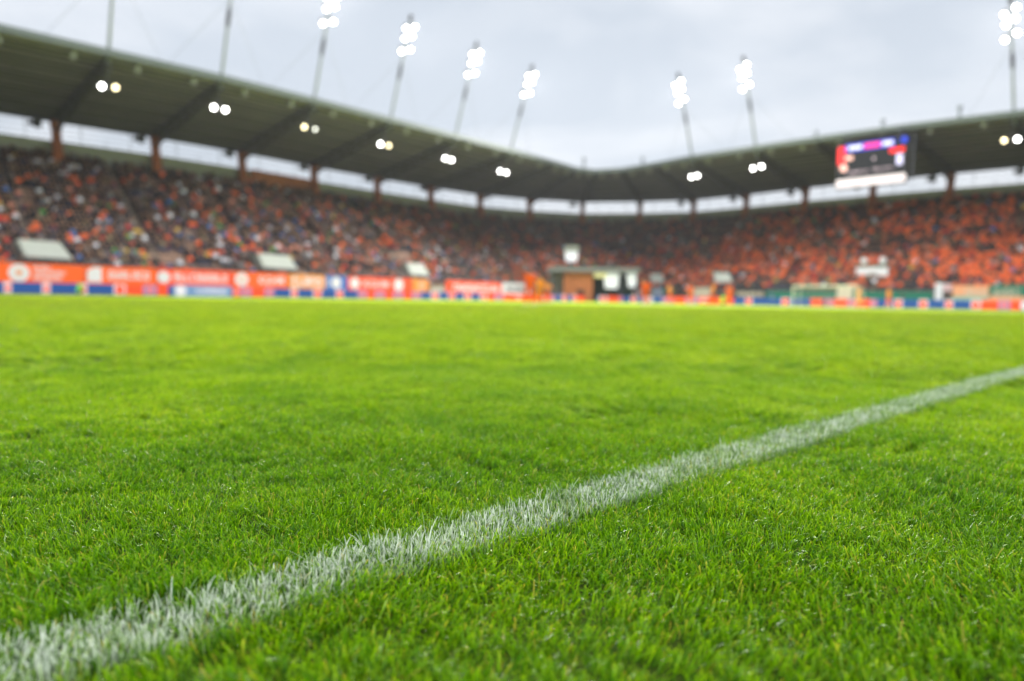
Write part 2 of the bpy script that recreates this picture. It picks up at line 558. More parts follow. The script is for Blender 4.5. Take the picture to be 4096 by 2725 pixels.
def grass(name, spacing, r0, r1, half, coll, nvar, hs, avoid, zamp):
    x, y = scatter(spacing, r0, r1, half)
    keep = (np.abs(y - LINE(x) + 0.012 * (noise2(x, y, 0.08, 3) - 0.5)) > avoid) | (x > 70)
    x, y = x[keep], y[keep]
    n = len(x)
    lump = noise2(x, y, 0.30, 5) * 0.55 + noise2(x, y, 0.11, 6) * 0.45
    z = zamp * (noise2(x, y, 0.45, 8) - 0.5)
    tilt = 0.42
    tx = (noise2(x, y, 0.22, 9) - 0.5) * 2 * tilt + (nrs.rand(n) - 0.5) * 0.25
    ty = (noise2(x, y, 0.22, 10) - 0.5) * 2 * tilt + (nrs.rand(n) - 0.5) * 0.25
    rot = np.stack([tx, ty, nrs.rand(n) * 2 * math.pi], 1)
    # euler XYZ spins about z last, so spin the tilt direction the other way round to keep clumps combed together
    ca, sa = np.cos(rot[:, 2]), np.sin(rot[:, 2])
    rot[:, 0], rot[:, 1] = tx * ca + ty * sa, -tx * sa + ty * ca
    sz = hs * (0.66 + 0.50 * lump)
    scl = np.stack([np.full(n, 1.0), np.full(n, 1.0), sz], 1)
    pts = np.stack([x, y, z - 0.001], 1)
    return pts, rot, scl, nrs.randint(0, nvar, n)

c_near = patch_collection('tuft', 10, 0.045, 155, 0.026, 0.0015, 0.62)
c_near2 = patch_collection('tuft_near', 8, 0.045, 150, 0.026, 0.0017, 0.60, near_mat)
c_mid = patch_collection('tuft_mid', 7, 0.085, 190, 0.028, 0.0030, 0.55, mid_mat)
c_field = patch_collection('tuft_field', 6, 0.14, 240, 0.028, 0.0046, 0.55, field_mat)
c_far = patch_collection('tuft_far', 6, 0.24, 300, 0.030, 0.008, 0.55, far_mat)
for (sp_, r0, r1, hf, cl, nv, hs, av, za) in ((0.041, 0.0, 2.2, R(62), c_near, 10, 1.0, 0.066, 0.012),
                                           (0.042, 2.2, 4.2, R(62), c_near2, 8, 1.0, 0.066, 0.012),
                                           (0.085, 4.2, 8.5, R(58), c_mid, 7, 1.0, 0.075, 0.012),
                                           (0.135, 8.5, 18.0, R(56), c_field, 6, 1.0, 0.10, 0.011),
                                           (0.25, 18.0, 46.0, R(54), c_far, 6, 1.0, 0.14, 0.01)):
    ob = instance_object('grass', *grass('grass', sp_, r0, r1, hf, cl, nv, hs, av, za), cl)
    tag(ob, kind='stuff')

# the painted touch line: its own blades, coated white
def line_blades(x0, x1, dens, h, wd, half):
    n = int((x1 - x0) * half * 2 * dens)
    x = x0 + nrs.rand(n) * (x1 - x0)
    y = np.clip(nrs.randn(n) * 0.62, -1.25, 1.25) * half * 0.9
    y = np.where(nrs.rand(n) < 0.72, (nrs.rand(n) * 2 - 1) * half, y)
    lump = noise2(x, y, 0.05, 21) * 0.5 + noise2(x, y, 0.14, 22) * 0.5
    hh = h * (0.50 + 0.55 * nrs.rand(n)) * (0.60 + 0.7 * lump) + (nrs.rand(n) > 0.975) * h * 0.6
    bb = hh * 0.55 * (0.15 + nrs.rand(n) ** 1.4)
    bb = np.where(nrs.rand(n) > 0.93, hh * 0.95, bb)
    edge = np.clip((half * 1.05 - np.abs(y + 0.012 * (noise2(x, y, 0.05, 27) - 0.5))) / (half * 0.35), 0, 1)
    wht = np.clip(0.25 + 0.95 * nrs.rand(n), 0, 1) * (nrs.rand(n) > 0.31) * (0.15 + 0.85 * edge)
    wht = wht * (0.55 + 0.45 * (noise2(x, y, 0.07, 23) > 0.30))
    # one clump leans one way: shift the whole blade mesh later through its bend, so keep roots jittered only
    return blades_mesh('touchline', x, y + LINE(x), hh, wd * (0.7 + 0.6 * nrs.rand(n)), bb, line_mat, wht)
def link(name, me):
    ob = bpy.data.objects.new(name, me)
    COL.objects.link(ob)
    return ob
root_line = link('touchline', line_blades(-1.6, 5.0, 66000, 0.031, 0.0019, 0.071))
tag(root_line, kind='structure')
tag(link('touchline', line_blades(5.0, 16.0, 24000, 0.029, 0.0036, 0.071)), kind='structure')
tag(link('touchline', line_blades(16.0, 78.0, 3800, 0.028, 0.010, 0.068)), kind='structure')

# ------------------------------------------------------------------ the stadium bowl: radial stations (inner edge, outer edge)
ST = [((-32, 80.8), (-34, 104.3)), ((-19.5, 80.8), (-21, 104.3)), ((-7, 80.8), (-8.5, 104.3)), ((5.6, 80.8), (4.0, 104.3)),
      ((17.7, 80.8), (16.4, 104.4)), ((29.1, 80.8), (27.9, 104.3)), ((40.9, 81.6), (40.2, 105.3)), ((53.0, 82.8), (52.9, 107.4)),
      ((65.4, 84.0), (65.9, 109.0)), ((78.0, 85.2), (78.5, 110.1)),
      ((89.2, 86.7), (91.5, 110.6)), ((96.5, 87.8), (103.0, 107.3)), ((101.0, 86.6), (114.3, 101.7)), ((103.2, 81.5), (122.0, 91.4)),
      ((103.2, 74.0), (127.3, 81.1)), ((102.5, 66.2), (127.7, 69.1)),
      ((102.8, 54.9), (127.2, 57.0)), ((103.5, 45.2), (127.6, 45.3)), ((104.5, 33.8), (128.3, 33.8)), ((106.6, 21.8), (129.7, 22.4)),
      ((108.5, 9.8), (131.2, 10.0)), ((110.4, -2.3), (132.8, -2.3))]
ST = [(Vector(a), Vector(c)) for a, c in ST]
Z_FRONT, Z_LAST, Z_WALL, Z_RO, Z_RI = 2.1, 17.1, 19.4, 22.4, 25.1
NROW = 27
def sp2(k, t):                                    # plan point at station k (may be fractional), t from inner to outer
    i = max(0, min(len(ST) - 2, int(math.floor(k))))
    u = k - i
    a = ST[i][0].lerp(ST[i + 1][0], u)
    c = ST[i][1].lerp(ST[i + 1][1], u)
    return a.lerp(c, t)
def tz(t):                                        # rake of the terrace
    t = max(0, (t - 0.035) / 0.925)
    return Z_FRONT + (Z_LAST - Z_FRONT) * (0.86 * t + 0.14 * t * t)
def P3(k, t, z):
    p = sp2(k, t)
    return Vector((p.x, p.y, z))
def roof_z(t):
    return Z_RI + (Z_RO - Z_RI) * t

VOM = []                                          # entrances, found from where they stand along the front rows
POLY_T = lambda t: [tuple(sp2(k, t)) for k in range(len(ST))]
def k_of(px, t):                                  # station coordinate where a bearing crosses the ring t
    p = on_line(px, POLY_T(t))
    best = None
    for i in range(len(ST) - 1):
        a, c = sp2(i, t), sp2(i + 1, t)
        e = c - a
        u = (p - a).dot(e) / e.length_squared
        if -0.001 <= u <= 1.001:
            d = (p - (a + e * u)).length
            if best is None or d < best[0]: best = (d, i + u)
    return best[1]
for px, wd, col in ((176, 4.5, 'white'), (1095, 5.2, 'white'), (1650, 4.2, 'white'), (2632, 3.6, 'white'), (2897, 3.8, 'white')):
    VOM.append((k_of(px, 0.12), wd, col))
def in_vom(k, t):
    if t > 0.23 or t < 0.06: return False
    for kv, wd, _ in VOM:
        seg = (sp2(kv + 0.05, 0.12) - sp2(kv - 0.05, 0.12)).length / 0.1
        if abs(k - kv) * seg < wd * 0.5 + 0.35: return t < 0.205
    return False

stands = []
def build_stand(k0, k1, name, label):
    c = sp2((k0 + k1) / 2, 0.5)
    root = empty(name, (c.x, c.y, 0))
    tag(root, label, 'stand')
    sub_n = 2
    ks = [k0 + i / sub_n for i in range((k1 - k0) * sub_n + 1)]
    # terrace steps
    tb = MB()
    for a, c_ in zip(ks[:-1], ks[1:]):
        for r in range(NROW):
            t0, t1 = 0.035 + 0.925 * r / NROW, 0.035 + 0.925 * (r + 1) / NROW
            zb, zt = tz(t0) - 0.45, tz(t0)
            tb.hexa([P3(a, t0, zb), P3(c_, t0, zb), P3(c_, t1, zb), P3(a, t1, zb)], [P3(a, t0, zt), P3(c_, t0, zt), P3(c_, t1, zt), P3(a, t1, zt)])
        tb.hexa([P3(a, 0.0, 0), P3(c_, 0.0, 0), P3(c_, 0.035, 0), P3(a, 0.035, 0)], [P3(a, 0.0, 1.75), P3(c_, 0.0, 1.75), P3(c_, 0.035, 1.75), P3(a, 0.035, 1.75)])
    tb.build('terrace', M['concrete'], root)
    for k in range(k0, k1):
        ai = MB()
        a_, b2_ = sp2(k + 0.49, 0.5), sp2(k + 0.51, 0.5)
        hw = 0.44 / ((b2_ - a_).length / 0.02)
        for r in range(NROW):
            t0, t1 = 0.035 + 0.925 * r / NROW, 0.035 + 0.925 * (r + 1) / NROW
            zt = tz(t0)
            for q_, hgt in ((0.0, 0.012), (0.5, 0.28)):
                ta = t0 + (t1 - t0) * q_ + 0.0005
                q4 = [P3(k + .5 - hw, ta, zt - 0.2), P3(k + .5 + hw, ta, zt - 0.2), P3(k + .5 + hw, t1 + 0.0002 * q_, zt - 0.2), P3(k + .5 - hw, t1 + 0.0002 * q_, zt - 0.2)]
                ai.hexa(q4, [v_ + Vector((0, 0, 0.2 + hgt)) for v_ in q4])
        ai.build('aisle_steps', M['aisle'], root)
    wb = MB()
    for a, c_ in zip(ks[:-1], ks[1:]):
        wb.hexa([P3(a, 0.97, 0), P3(c_, 0.97, 0), P3(c_, 1.0, 0), P3(a, 1.0, 0)], [P3(a, 0.97, Z_WALL), P3(c_, 0.97, Z_WALL), P3(c_, 1.0, Z_WALL), P3(a, 1.0, Z_WALL)])
    wb.build('back_wall', M['wallgrey'], root)
    # roof: a thick shell, lighter sheets along the pitch edge, purlins
    rb, pb, fb, ub = MB(), MB(), MB(), MB()
    TS = [-0.01, 0.14, 0.32, 0.5, 0.68, 0.86, 1.04]
    for a, c_ in zip(ks[:-1], ks[1:]):
        for j in range(len(TS) - 1):
            t0, t1 = TS[j], TS[j + 1]
            tgt = pb if j == 0 else rb
            def z(k, t):
                fr = k - math.floor(k + 1e-6)
                return roof_z(t)
            e = 0.0 if j else 0.0
            q = [P3(a, t0, z(a, t0) - 0.25), P3(c_, t0, z(c_, t0) - 0.25), P3(c_, t1, z(c_, t1) - 0.25), P3(a, t1, z(a, t1) - 0.25)]
            tgt.hexa(q, [p + Vector((0, 0, 0.22)) for p in q])
            for tt in ((t0 + t1) / 2, t1 - 0.02):
                ub.bar(P3(a, tt, z(a, tt) - 0.34), P3(c_, tt, z(c_, tt) - 0.34), 0.14, 0.18)
        fb.bar(P3(a, -0.02, z(a, 0) - 0.10), P3(c_, -0.02, z(c_, 0) - 0.10), 0.3, 0.55)
        fb.tube(P3(a, -0.035, z(a, 0) - 0.55), P3(c_, -0.035, z(c_, 0) - 0.55), 0.12)
    roof = rb.build('roof', M['roof_under'], root)
    sub(roof, pb.build('roof_edge_panel', M['roof_panel'], root))
    sub(roof, ub.build('purlin', M['steel'], root))
    sub(roof, fb.build('fascia', M['fascia'], root))
    # small pale fittings hung along the front edge of the roof
    for kk in [k0 + 0.25 + 0.5 * i for i in range((k1 - k0) * 2)]:
        b_ = MB()
        p = P3(kk, 0.03, roof_z(0.03) - 0.75)
        b_.box(p.x - 0.22, p.x + 0.22, p.y - 0.22, p.y + 0.22, p.z - 0.45, p.z + 0.25)
        b_.tube(p + Vector((0, 0, 0.2)), p + Vector((0, 0, 0.8)), 0.05)
        sub(roof, b_.build('roof_fitting', M['grey'], root))
    # radial roof beams and columns
    for k in range(k0, k1 + (1 if k1 == len(ST) - 1 else 0)):
        bb = MB()
        for j in range(8):
            t0, t1 = j / 8 * 0.98, (j + 1) / 8 * 0.98
            d0 = 0.75 + 0.9 * t0
            d1 = 0.75 + 0.9 * t1
            for zz, hh in ((0.0, 0.28),):
                bb.bar(P3(k, t0, roof_z(t0) - 0.45), P3(k, t1, roof_z(t1) - 0.45), 0.34, 0.30)
            bb.bar(P3(k, t0, roof_z(t0) - 0.45 - d0), P3(k, t1, roof_z(t1) - 0.45 - d1), 0.30, 0.26)
            bb.bar(P3(k, t0, roof_z(t0) - 0.45 - d0), P3(k, (t0 + t1) / 2, roof_z(t0) - 0.5), 0.16, 0.16)
            bb.bar(P3(k, (t0 + t1) / 2, roof_z(t0) - 0.5), P3(k, t1, roof_z(t1) - 0.45 - d1), 0.16, 0.16)
        bb.build('roof_beam', M['steel'], root)
        cb = MB()
        p = sp2(k, 0.955)
        q = sp2(k, 0.90)
        dirv = (p - q).normalized()
        sd = Vector((-dirv.y, dirv.x))
        def ring(tt, hw, hd, z_):
            c0 = sp2(k, tt)
            return [(*(c0 + sd * hw * sx + dirv * hd * sy), z_) for sx, sy in ((1, -1), (-1, -1), (-1, 1), (1, 1))]
        rings = [ring(0.905, 0.62, 0.55, 13.0), ring(0.93, 0.50, 0.5, 18.0), ring(0.95, 0.44, 0.45, 20.3), ring(0.94, 0.60, 0.8, 21.7)]
        for r0, r1 in zip(rings[:-1], rings[1:]):
            cb.hexa(r0, r1)
        cb.build('column', M['column'], root)
    # railing on the back wall and in front of the first row
    rl = MB()
    for a, c_ in zip(ks[:-1], ks[1:]):
        for zz in (Z_WALL + 0.55, Z_WALL + 1.05):
            rl.tube(P3(a, 0.985, zz), P3(c_, 0.985, zz), 0.035, n=5)
        for u in (0.0, 0.5):
            kk = a + (c_ - a) * u
            rl.tube(P3(kk, 0.985, Z_WALL), P3(kk, 0.985, Z_WALL + 1.05), 0.035, n=5)
        rl.tube(P3(a, 0.985, Z_RO - 1.25), P3(c_, 0.985, Z_RO - 1.25), 0.05, n=5)
        rl.tube(P3((a + c_) / 2, 0.985, Z_WALL + 1.0), P3((a + c_) / 2, 0.985, Z_RO - 0.3), 0.05, n=5)
    rl.build('rear_railing', M['rail'], root)
    fl = MB()
    for a, c_ in zip(ks[:-1], ks[1:]):
        for zz in (2.75, 3.15, 3.5):
            fl.tube(P3(a, 0.004, zz), P3(c_, 0.004, zz), 0.035, n=5)
        for i in range(5):
            kk = a + (c_ - a) * i / 5
            fl.tube(P3(kk, 0.004, 1.7), P3(kk, 0.004, 3.5), 0.035, n=5)
    fl.build('front_railing', M['rail'], root)
    stands.append((root, k0, k1))
    return root
side = build_stand(0, 9, 'side_stand', 'long covered stand on the far side of the pitch behind orange banners')
corner = build_stand(9, 15, 'corner_stand', 'curved corner section of the covered stand behind the brick tunnel building')
end = build_stand(15, 21, 'end_stand', 'covered stand behind the goal at right, packed with orange, scoreboard on its roof')

def add_wall_piece(k0, k1, z0, z1, m, root, name, t0=0.955, t1=0.967):
    bb = MB()
    n = max(1, int((k1 - k0) * 2))
    for i in range(n):
        a, c_ = k0 + (k1 - k0) * i / n, k0 + (k1 - k0) * (i + 1) / n
        bb.hexa([P3(a, t0, z0), P3(c_, t0, z0), P3(c_, t1, z0), P3(a, t1, z0)], [P3(a, t0, z1), P3(c_, t0, z1), P3(c_, t1, z1), P3(a, t1, z1)])
    return bb.build(name, m, root)
add_wall_piece(6.12, 6.95, 15.5, Z_WALL + 0.05, M['wallbrick'], side, 'orange_wall_panel', 0.945, 0.962)

# entrances: pale slanted parapet panel with a black box as the opening's darkness below it
for kv, wd, _ in VOM:
    root = side if kv < 9 else corner if kv < 15 else end
    a = sp2(kv - 0.02, 0.12); c_ = sp2(kv + 0.02, 0.12)
    u = (c_ - a).normalized()
    nrm = (sp2(kv, 0.0) - sp2(kv, 0.3)).normalized()
    base = sp2(kv, 0.055)
    def q(x, dep, z):
        p = base + u * x - nrm * dep
        return (p.x, p.y, z)
    h = wd / 2
    ew = MB()
    ew.hexa([q(-h + 0.55, 0, 3.75), q(h, 0, 3.65), q(h, 0.25, 3.65), q(-h + 0.55, 0.25, 3.75)], [q(-h, 0.6, 5.45), q(h - 1.0, 0.6, 5.35), q(h - 1.0, 0.85, 5.35), q(-h, 0.85, 5.45)])
    ew.hexa([q(-h + 0.5, 0.3, 3.7), q(-h + 0.75, 0.3, 3.7), q(-h + 0.75, 3.4, 3.9), q(-h + 0.5, 3.4, 3.9)], [q(-h, 0.86, 5.4), q(-h + 0.25, 0.86, 5.4), q(-h + 0.25, 3.6, 5.3), q(-h, 3.6, 5.3)])
    ew.build('entrance_wall', M['white'], root)
    do = MB()
    do.box(-0, 0.01, 0, 0.01, 0, 0.01)
    do = MB()
    do.hexa([q(-h + 0.6, 0.35, 1.8), q(h - 0.1, 0.35, 1.8), q(h - 0.1, 3.2, 1.8), q(-h + 0.6, 3.2, 1.8)], [q(-h + 0.6, 0.35, 3.6), q(h - 0.1, 0.35, 3.6), q(h - 0.1, 3.2, 3.6), q(-h + 0.6, 3.2, 3.6)])
    do.build('entrance_opening', M['black'], root)

# ------------------------------------------------------------------ people
def skin_person(kind, level=1, fingers=False, coat=False):
    """one continuous skinned figure, returns mesh; material slots: skin, top, bottom, socks, shoes, hair"""
    J, E, lab = [], [], []
    def v(p, r, parent=None, tagn='torso'):
        J.append((Vector(p), r))
        i = len(J) - 1
        if parent is not None:
            E.append((parent, i)); lab.append(tagn)
        return i
    seated = kind.startswith('sit')
    crouch = kind == 'crouch'
    hz_ = 0.55 if seated else 0.42 if crouch else 0.95
    lean = 0.22 if kind == 'crouch' else 0.08 if kind == 'sit_lean' else 0.0
    pel = v((0, 0, hz_), (0.15, 0.115))
    sp = v((0, lean * 0.4, hz_ + 0.22), (0.145, 0.11), pel, 'torso')
    ch = v((0, lean * 0.8, hz_ + 0.43), (0.17, 0.125), sp, 'torso')
    nk = v((0, lean, hz_ + 0.575), (0.055, 0.055), ch, 'neck')
    hd = v((0, lean + 0.02, hz_ + 0.66), (0.078, 0.088), nk, 'head')
    ht = v((0, lean + 0.015, hz_ + 0.76), (0.082, 0.092), hd, 'head')
    v((0, lean + 0.01, hz_ + 0.82), (0.05, 0.055), ht, 'hair')
    if coat:
        J[sp] = (J[sp][0], (0.19, 0.15)); J[ch] = (J[ch][0], (0.215, 0.155))
    for s in (-1, 1):
        shd = v((0.165 * s, lean * 0.8, hz_ + 0.475), (0.085, 0.08) if coat else (0.062, 0.062), ch, 'torso')
        if kind in ('cheer', 'stand_cheer') or (kind == 'reach' and s > 0):
            el = (0.27 * s, lean + 0.06, hz_ + 0.66); wr = (0.24 * s, lean + 0.10, hz_ + 0.90); hn = (0.235 * s, lean + 0.11, hz_ + 0.98)
        elif kind == 'run':
            el = (0.24 * s, -0.10 * s, hz_ + 0.25); wr = (0.20 * s, 0.20 if s < 0 else 0.02, hz_ + 0.22 + 0.06 * s); hn = (0.19 * s, 0.28 if s < 0 else 0.06, hz_ + 0.26)
        elif kind == 'hips':
            el = (0.36 * s, -0.08, hz_ + 0.22); wr = (0.19 * s, 0.02, hz_ + 0.08); hn = (0.15 * s, 0.08, hz_ + 0.05)
        elif seated or crouch:
            el = (0.22 * s, lean + 0.06, hz_ + 0.20); wr = (0.13 * s, 0.28, hz_ + 0.14); hn = (0.08 * s, 0.36, hz_ + 0.14)
        else:
            el = (0.235 * s, -0.02, hz_ + 0.20); wr = (0.25 * s, 0.06, hz_ - 0.04); hn = (0.25 * s, 0.08, hz_ - 0.13)
        e1 = v(el, (0.065, 0.065) if coat else (0.045, 0.045), shd, 'upper_arm')
        w1 = v(wr, (0.03, 0.03), e1, 'fore_arm')
        h1 = v(hn, (0.036, 0.022), w1, 'hand')
        if fingers:
            d = (Vector(hn) - Vector(wr)).normalized()
            sd = d.cross(Vector((0, 1, 0.01))).normalized()
            fw = Vector((0, 1, 0)) - d * d.y
            fw = fw.normalized() if fw.length > 0.1 else Vector((0, 0, 1))
            for q_, ln in ((-1.5, 0.055), (-0.5, 0.07), (0.5, 0.075), (1.5, 0.065)):
                r0 = Vector(hn) + sd * 0.017 * q_ + d * 0.03
                f1 = v(r0, (0.0095, 0.0095), h1, 'hand')
                f2 = v(r0 + d * ln * 0.55 + fw * 0.006, (0.0085, 0.0085), f1, 'hand')
                v(r0 + d * ln * 0.9 + fw * 0.022, (0.007, 0.007), f2, 'hand')
            th = v(Vector(hn) + sd * 0.045 - d * 0.01 + fw * 0.01, (0.010, 0.010), h1, 'hand')
            v(Vector(hn) + sd * 0.062 + d * 0.03 + fw * 0.025, (0.008, 0.008), th, 'hand')
        hip = v((0.095 * s, 0, hz_ - 0.04), (0.095, 0.095), pel, 'thigh')
        if seated:
            kn, an, to = (0.11 * s, 0.42, hz_ - 0.02), (0.11 * s, 0.44, 0.09), (0.12 * s, 0.60, 0.045)
        elif crouch:
            kn, an, to = (0.17 * s, 0.36, 0.46), (0.14 * s, 0.06, 0.09), (0.16 * s, 0.22, 0.045)
        elif kind == 'run':
            kn = (0.10 * s, 0.25 if s > 0 else -0.02, 0.55 if s > 0 else 0.48)
            an = (0.10 * s, 0.05 if s > 0 else -0.32, 0.18 if s > 0 else 0.22)
            to = (0.10 * s, 0.20 if s > 0 else -0.22, 0.10 if s > 0 else 0.06)
        elif kind == 'stride':
            kn = (0.10 * s, 0.10 * s, 0.50)
            an = (0.11 * s, 0.20 * s - 0.02, 0.09)
            to = (0.12 * s, 0.20 * s + 0.14, 0.045)
        else:
            kn, an, to = (0.12 * s, 0.03, 0.50), (0.14 * s, -0.01, 0.09), (0.16 * s, 0.15, 0.045)
        k1 = v(kn, (0.062, 0.062), hip, 'thigh')
        a1 = v(an, (0.042, 0.042), k1, 'shin')
        v(to, (0.042, 0.032), a1, 'foot')
    me = bpy.data.meshes.new('person')
    me.from_pydata([tuple(p) for p, _ in J], E, [])
    ob = bpy.data.objects.new('tmp', me)
    COL.objects.link(ob)
    md = ob.modifiers.new('s', 'SKIN')
    md.use_smooth_shade = True
    lay = me.skin_vertices[0].data if len(me.skin_vertices) else None
    for i, (p, r) in enumerate(J):
        lay[i].radius = r
        lay[i].use_root = (i == 0)
    if level:
        m2 = ob.modifiers.new('d', 'SUBSURF')
        m2.levels = level
        m2.render_levels = level
    dg = bpy.context.evaluated_depsgraph_get()
    dg.update()
    res = bpy.data.meshes.new_from_object(ob.evaluated_get(dg))
    bpy.data.objects.remove(ob)
    segs = [(J[a][0], J[b_][0], l) for (a, b_), l in zip(E, lab)]
    slot = {'torso': 1, 'neck': 0, 'head': 0, 'hair': 5, 'upper_arm': 1, 'fore_arm': 0, 'hand': 0, 'thigh': 2, 'shin': 3, 'foot': 4}
    if coat: slot['fore_arm'] = 1
    mi = []
    for pl in res.polygons:
        c = pl.center
        bd, bl = 1e9, 'torso'
        for a, b_, l in segs:
            e = b_ - a
            u = max(0, min(1, (c - a).dot(e) / e.length_squared))
            d = (c - a - e * u).length
            if l in ('thigh',): d -= 0.03
            if d < bd: bd, bl = d, l
        si = slot[bl]
        if bl == 'head' and (c.y < J[ht][0].y - 0.02 and c.z > J[hd][0].z - 0.02 or c.z > J[ht][0].z + 0.03): si = 5
        if bl == 'torso' and c.z < hz_ - 0.03: si = 2
        mi.append(si)
    res.materials.clear()
    for _ in range(6): res.materials.append(None)
    res.polygons.foreach_set('material_index', mi)
    res.polygons.foreach_set('use_smooth', [True] * len(mi))
    res.update()
    return res

def dye(me, cols, name='person'):
    m = me.copy()
    m.name = name
    for i, c in enumerate(cols):
        m.materials[i] = c
    return m
CM = {}
def cloth(name, c, r=0.8):
    if name not in CM: CM[name] = mat(name, c, r, 0.2)
    return CM[name]
skin_a = cloth('skin_light', (0.40, 0.225, 0.155)); skin_b = cloth('skin_tan', (0.33, 0.18, 0.12))
hair_d = cloth('hair_dark', (0.03, 0.02, 0.015)); hair_b = cloth('hair_brown', (0.12, 0.07, 0.04)); hair_f = cloth('hair_fair', (0.35, 0.24, 0.12))
trouser = cloth('trousers_dark', (0.03, 0.032, 0.045)); jeans = cloth('jeans_blue', (0.05, 0.08, 0.16))
shoe = cloth('shoes_dark', (0.02, 0.02, 0.02)); shoew = cloth('shoes_white', (0.7, 0.7, 0.7))
TOPS = {
    'orange': (0.98, 0.16, 0.03), 'burnt orange': (0.64, 0.095, 0.03), 'red': (0.55, 0.03, 0.03), 'salmon': (0.72, 0.26, 0.18),
    'black': (0.018, 0.018, 0.02), 'charcoal': (0.05, 0.05, 0.055), 'navy': (0.025, 0.035, 0.08), 'grey': (0.20, 0.21, 0.22),
    'brown': (0.12, 0.07, 0.045), 'white': (0.74, 0.76, 0.84), 'blue': (0.05, 0.17, 0.46), 'green': (0.06, 0.33, 0.07),
    'khaki': (0.22, 0.18, 0.11), 'yellow': (0.66, 0.45, 0.08), 'olive': (0.07, 0.075, 0.04), 'dark red': (0.16, 0.03, 0.03)}
for k, c in TOPS.items(): cloth(k, c)
tn = list(TOPS)
P_SIDE = dict(zip(tn, (0.085, 0.05, 0.025, 0.02, 0.52, 0.26, 0.09, 0.07, 0.05, 0.055, 0.045, 0.02, 0.035, 0.018, 0.03, 0.03)))
P_CORN = dict(zip(tn, (0.04, 0.10, 0.02, 0.02, 0.30, 0.20, 0.07, 0.06, 0.09, 0.02, 0.012, 0.008, 0.04, 0.01, 0.05, 0.06)))
P_END = dict(zip(tn, (0.30, 0.15, 0.07, 0.04, 0.34, 0.12, 0.03, 0.03, 0.04, 0.02, 0.01, 0.004, 0.02, 0.01, 0.015, 0.05)))
def norm(d):
    s = sum(d.values()); return [d[k] / s for k in tn]
P_SIDE, P_CORN, P_END = norm(P_SIDE), norm(P_CORN), norm(P_END)
poses = {k: skin_person(k, 0, coat=True) for k in ('sit', 'sit_lean', 'stand', 'stand_cheer')}
hi = {k: skin_person(k, 1, coat=True) for k in ('sit', 'sit_lean', 'stand', 'stand_cheer')}
pn = list(poses)
crowd_coll = bpy.data.collections.new('crowd_people')
hi_mesh = {}
for ti, tname in enumerate(tn):
    for pi, pname in enumerate(pn):
        hairm = (hair_d, CM[tname], CM['black'], CM['orange'] if tname in ('orange', 'burnt orange') else hair_b)[(ti * 3 + pi) % 4]
        cols = [(skin_a, skin_b)[(ti + pi) % 2], CM[tname], (trouser, jeans)[(ti + pi) % 2], (trouser, jeans)[(ti + pi) % 2], shoe, hairm]
        m = dye(poses[pname], cols)
        # long sleeves: forearm faces keep skin only near the hand for half the variants
        crowd_coll.objects.link(bpy.data.objects.new('crowd_%03d' % (ti * 4 + pi), m))
        hi_mesh[ti * 4 + pi] = dye(hi[pname], cols)

# seats and who sits on them
cp, sp_, cf = math.cos(R(HEAD)), math.sin(R(HEAD)), None
def depth(x, y): return x * math.cos(R(HEAD)) + (y - CAM_Y) * math.sin(R(HEAD))
def pix(x, y):
    dx, dy = x, y - CAM_Y
    dep = dx * math.cos(R(HEAD)) + dy * math.sin(R(HEAD))
    lat = dx * math.sin(R(HEAD)) - dy * math.cos(R(HEAD))
    return IMG_W / 2 + F_PX * lat / dep if dep > 1 else 1e9
people, seats = [], []
WARM, DARK = ('orange', 'burnt orange', 'red', 'salmon'), ('black', 'charcoal', 'navy', 'dark red', 'olive')
AISLE = [k + 0.5 for k in range(0, 21)]
def empty_zone(px, py):                 # tan patches of empty seats as in the photograph
    return ((585 < px < 745 and 0.11 < py < 0.25) or (745 < px < 935 and 0.05 < py < 0.14) or (1540 < px < 1650 and 0.26 < py < 0.41) or
            (735 < px < 805 and 0.24 < py < 0.46) or (85 < px < 150 and 0.52 < py < 0.70) or (1130 < px < 1190 and 0.5 < py < 0.62))
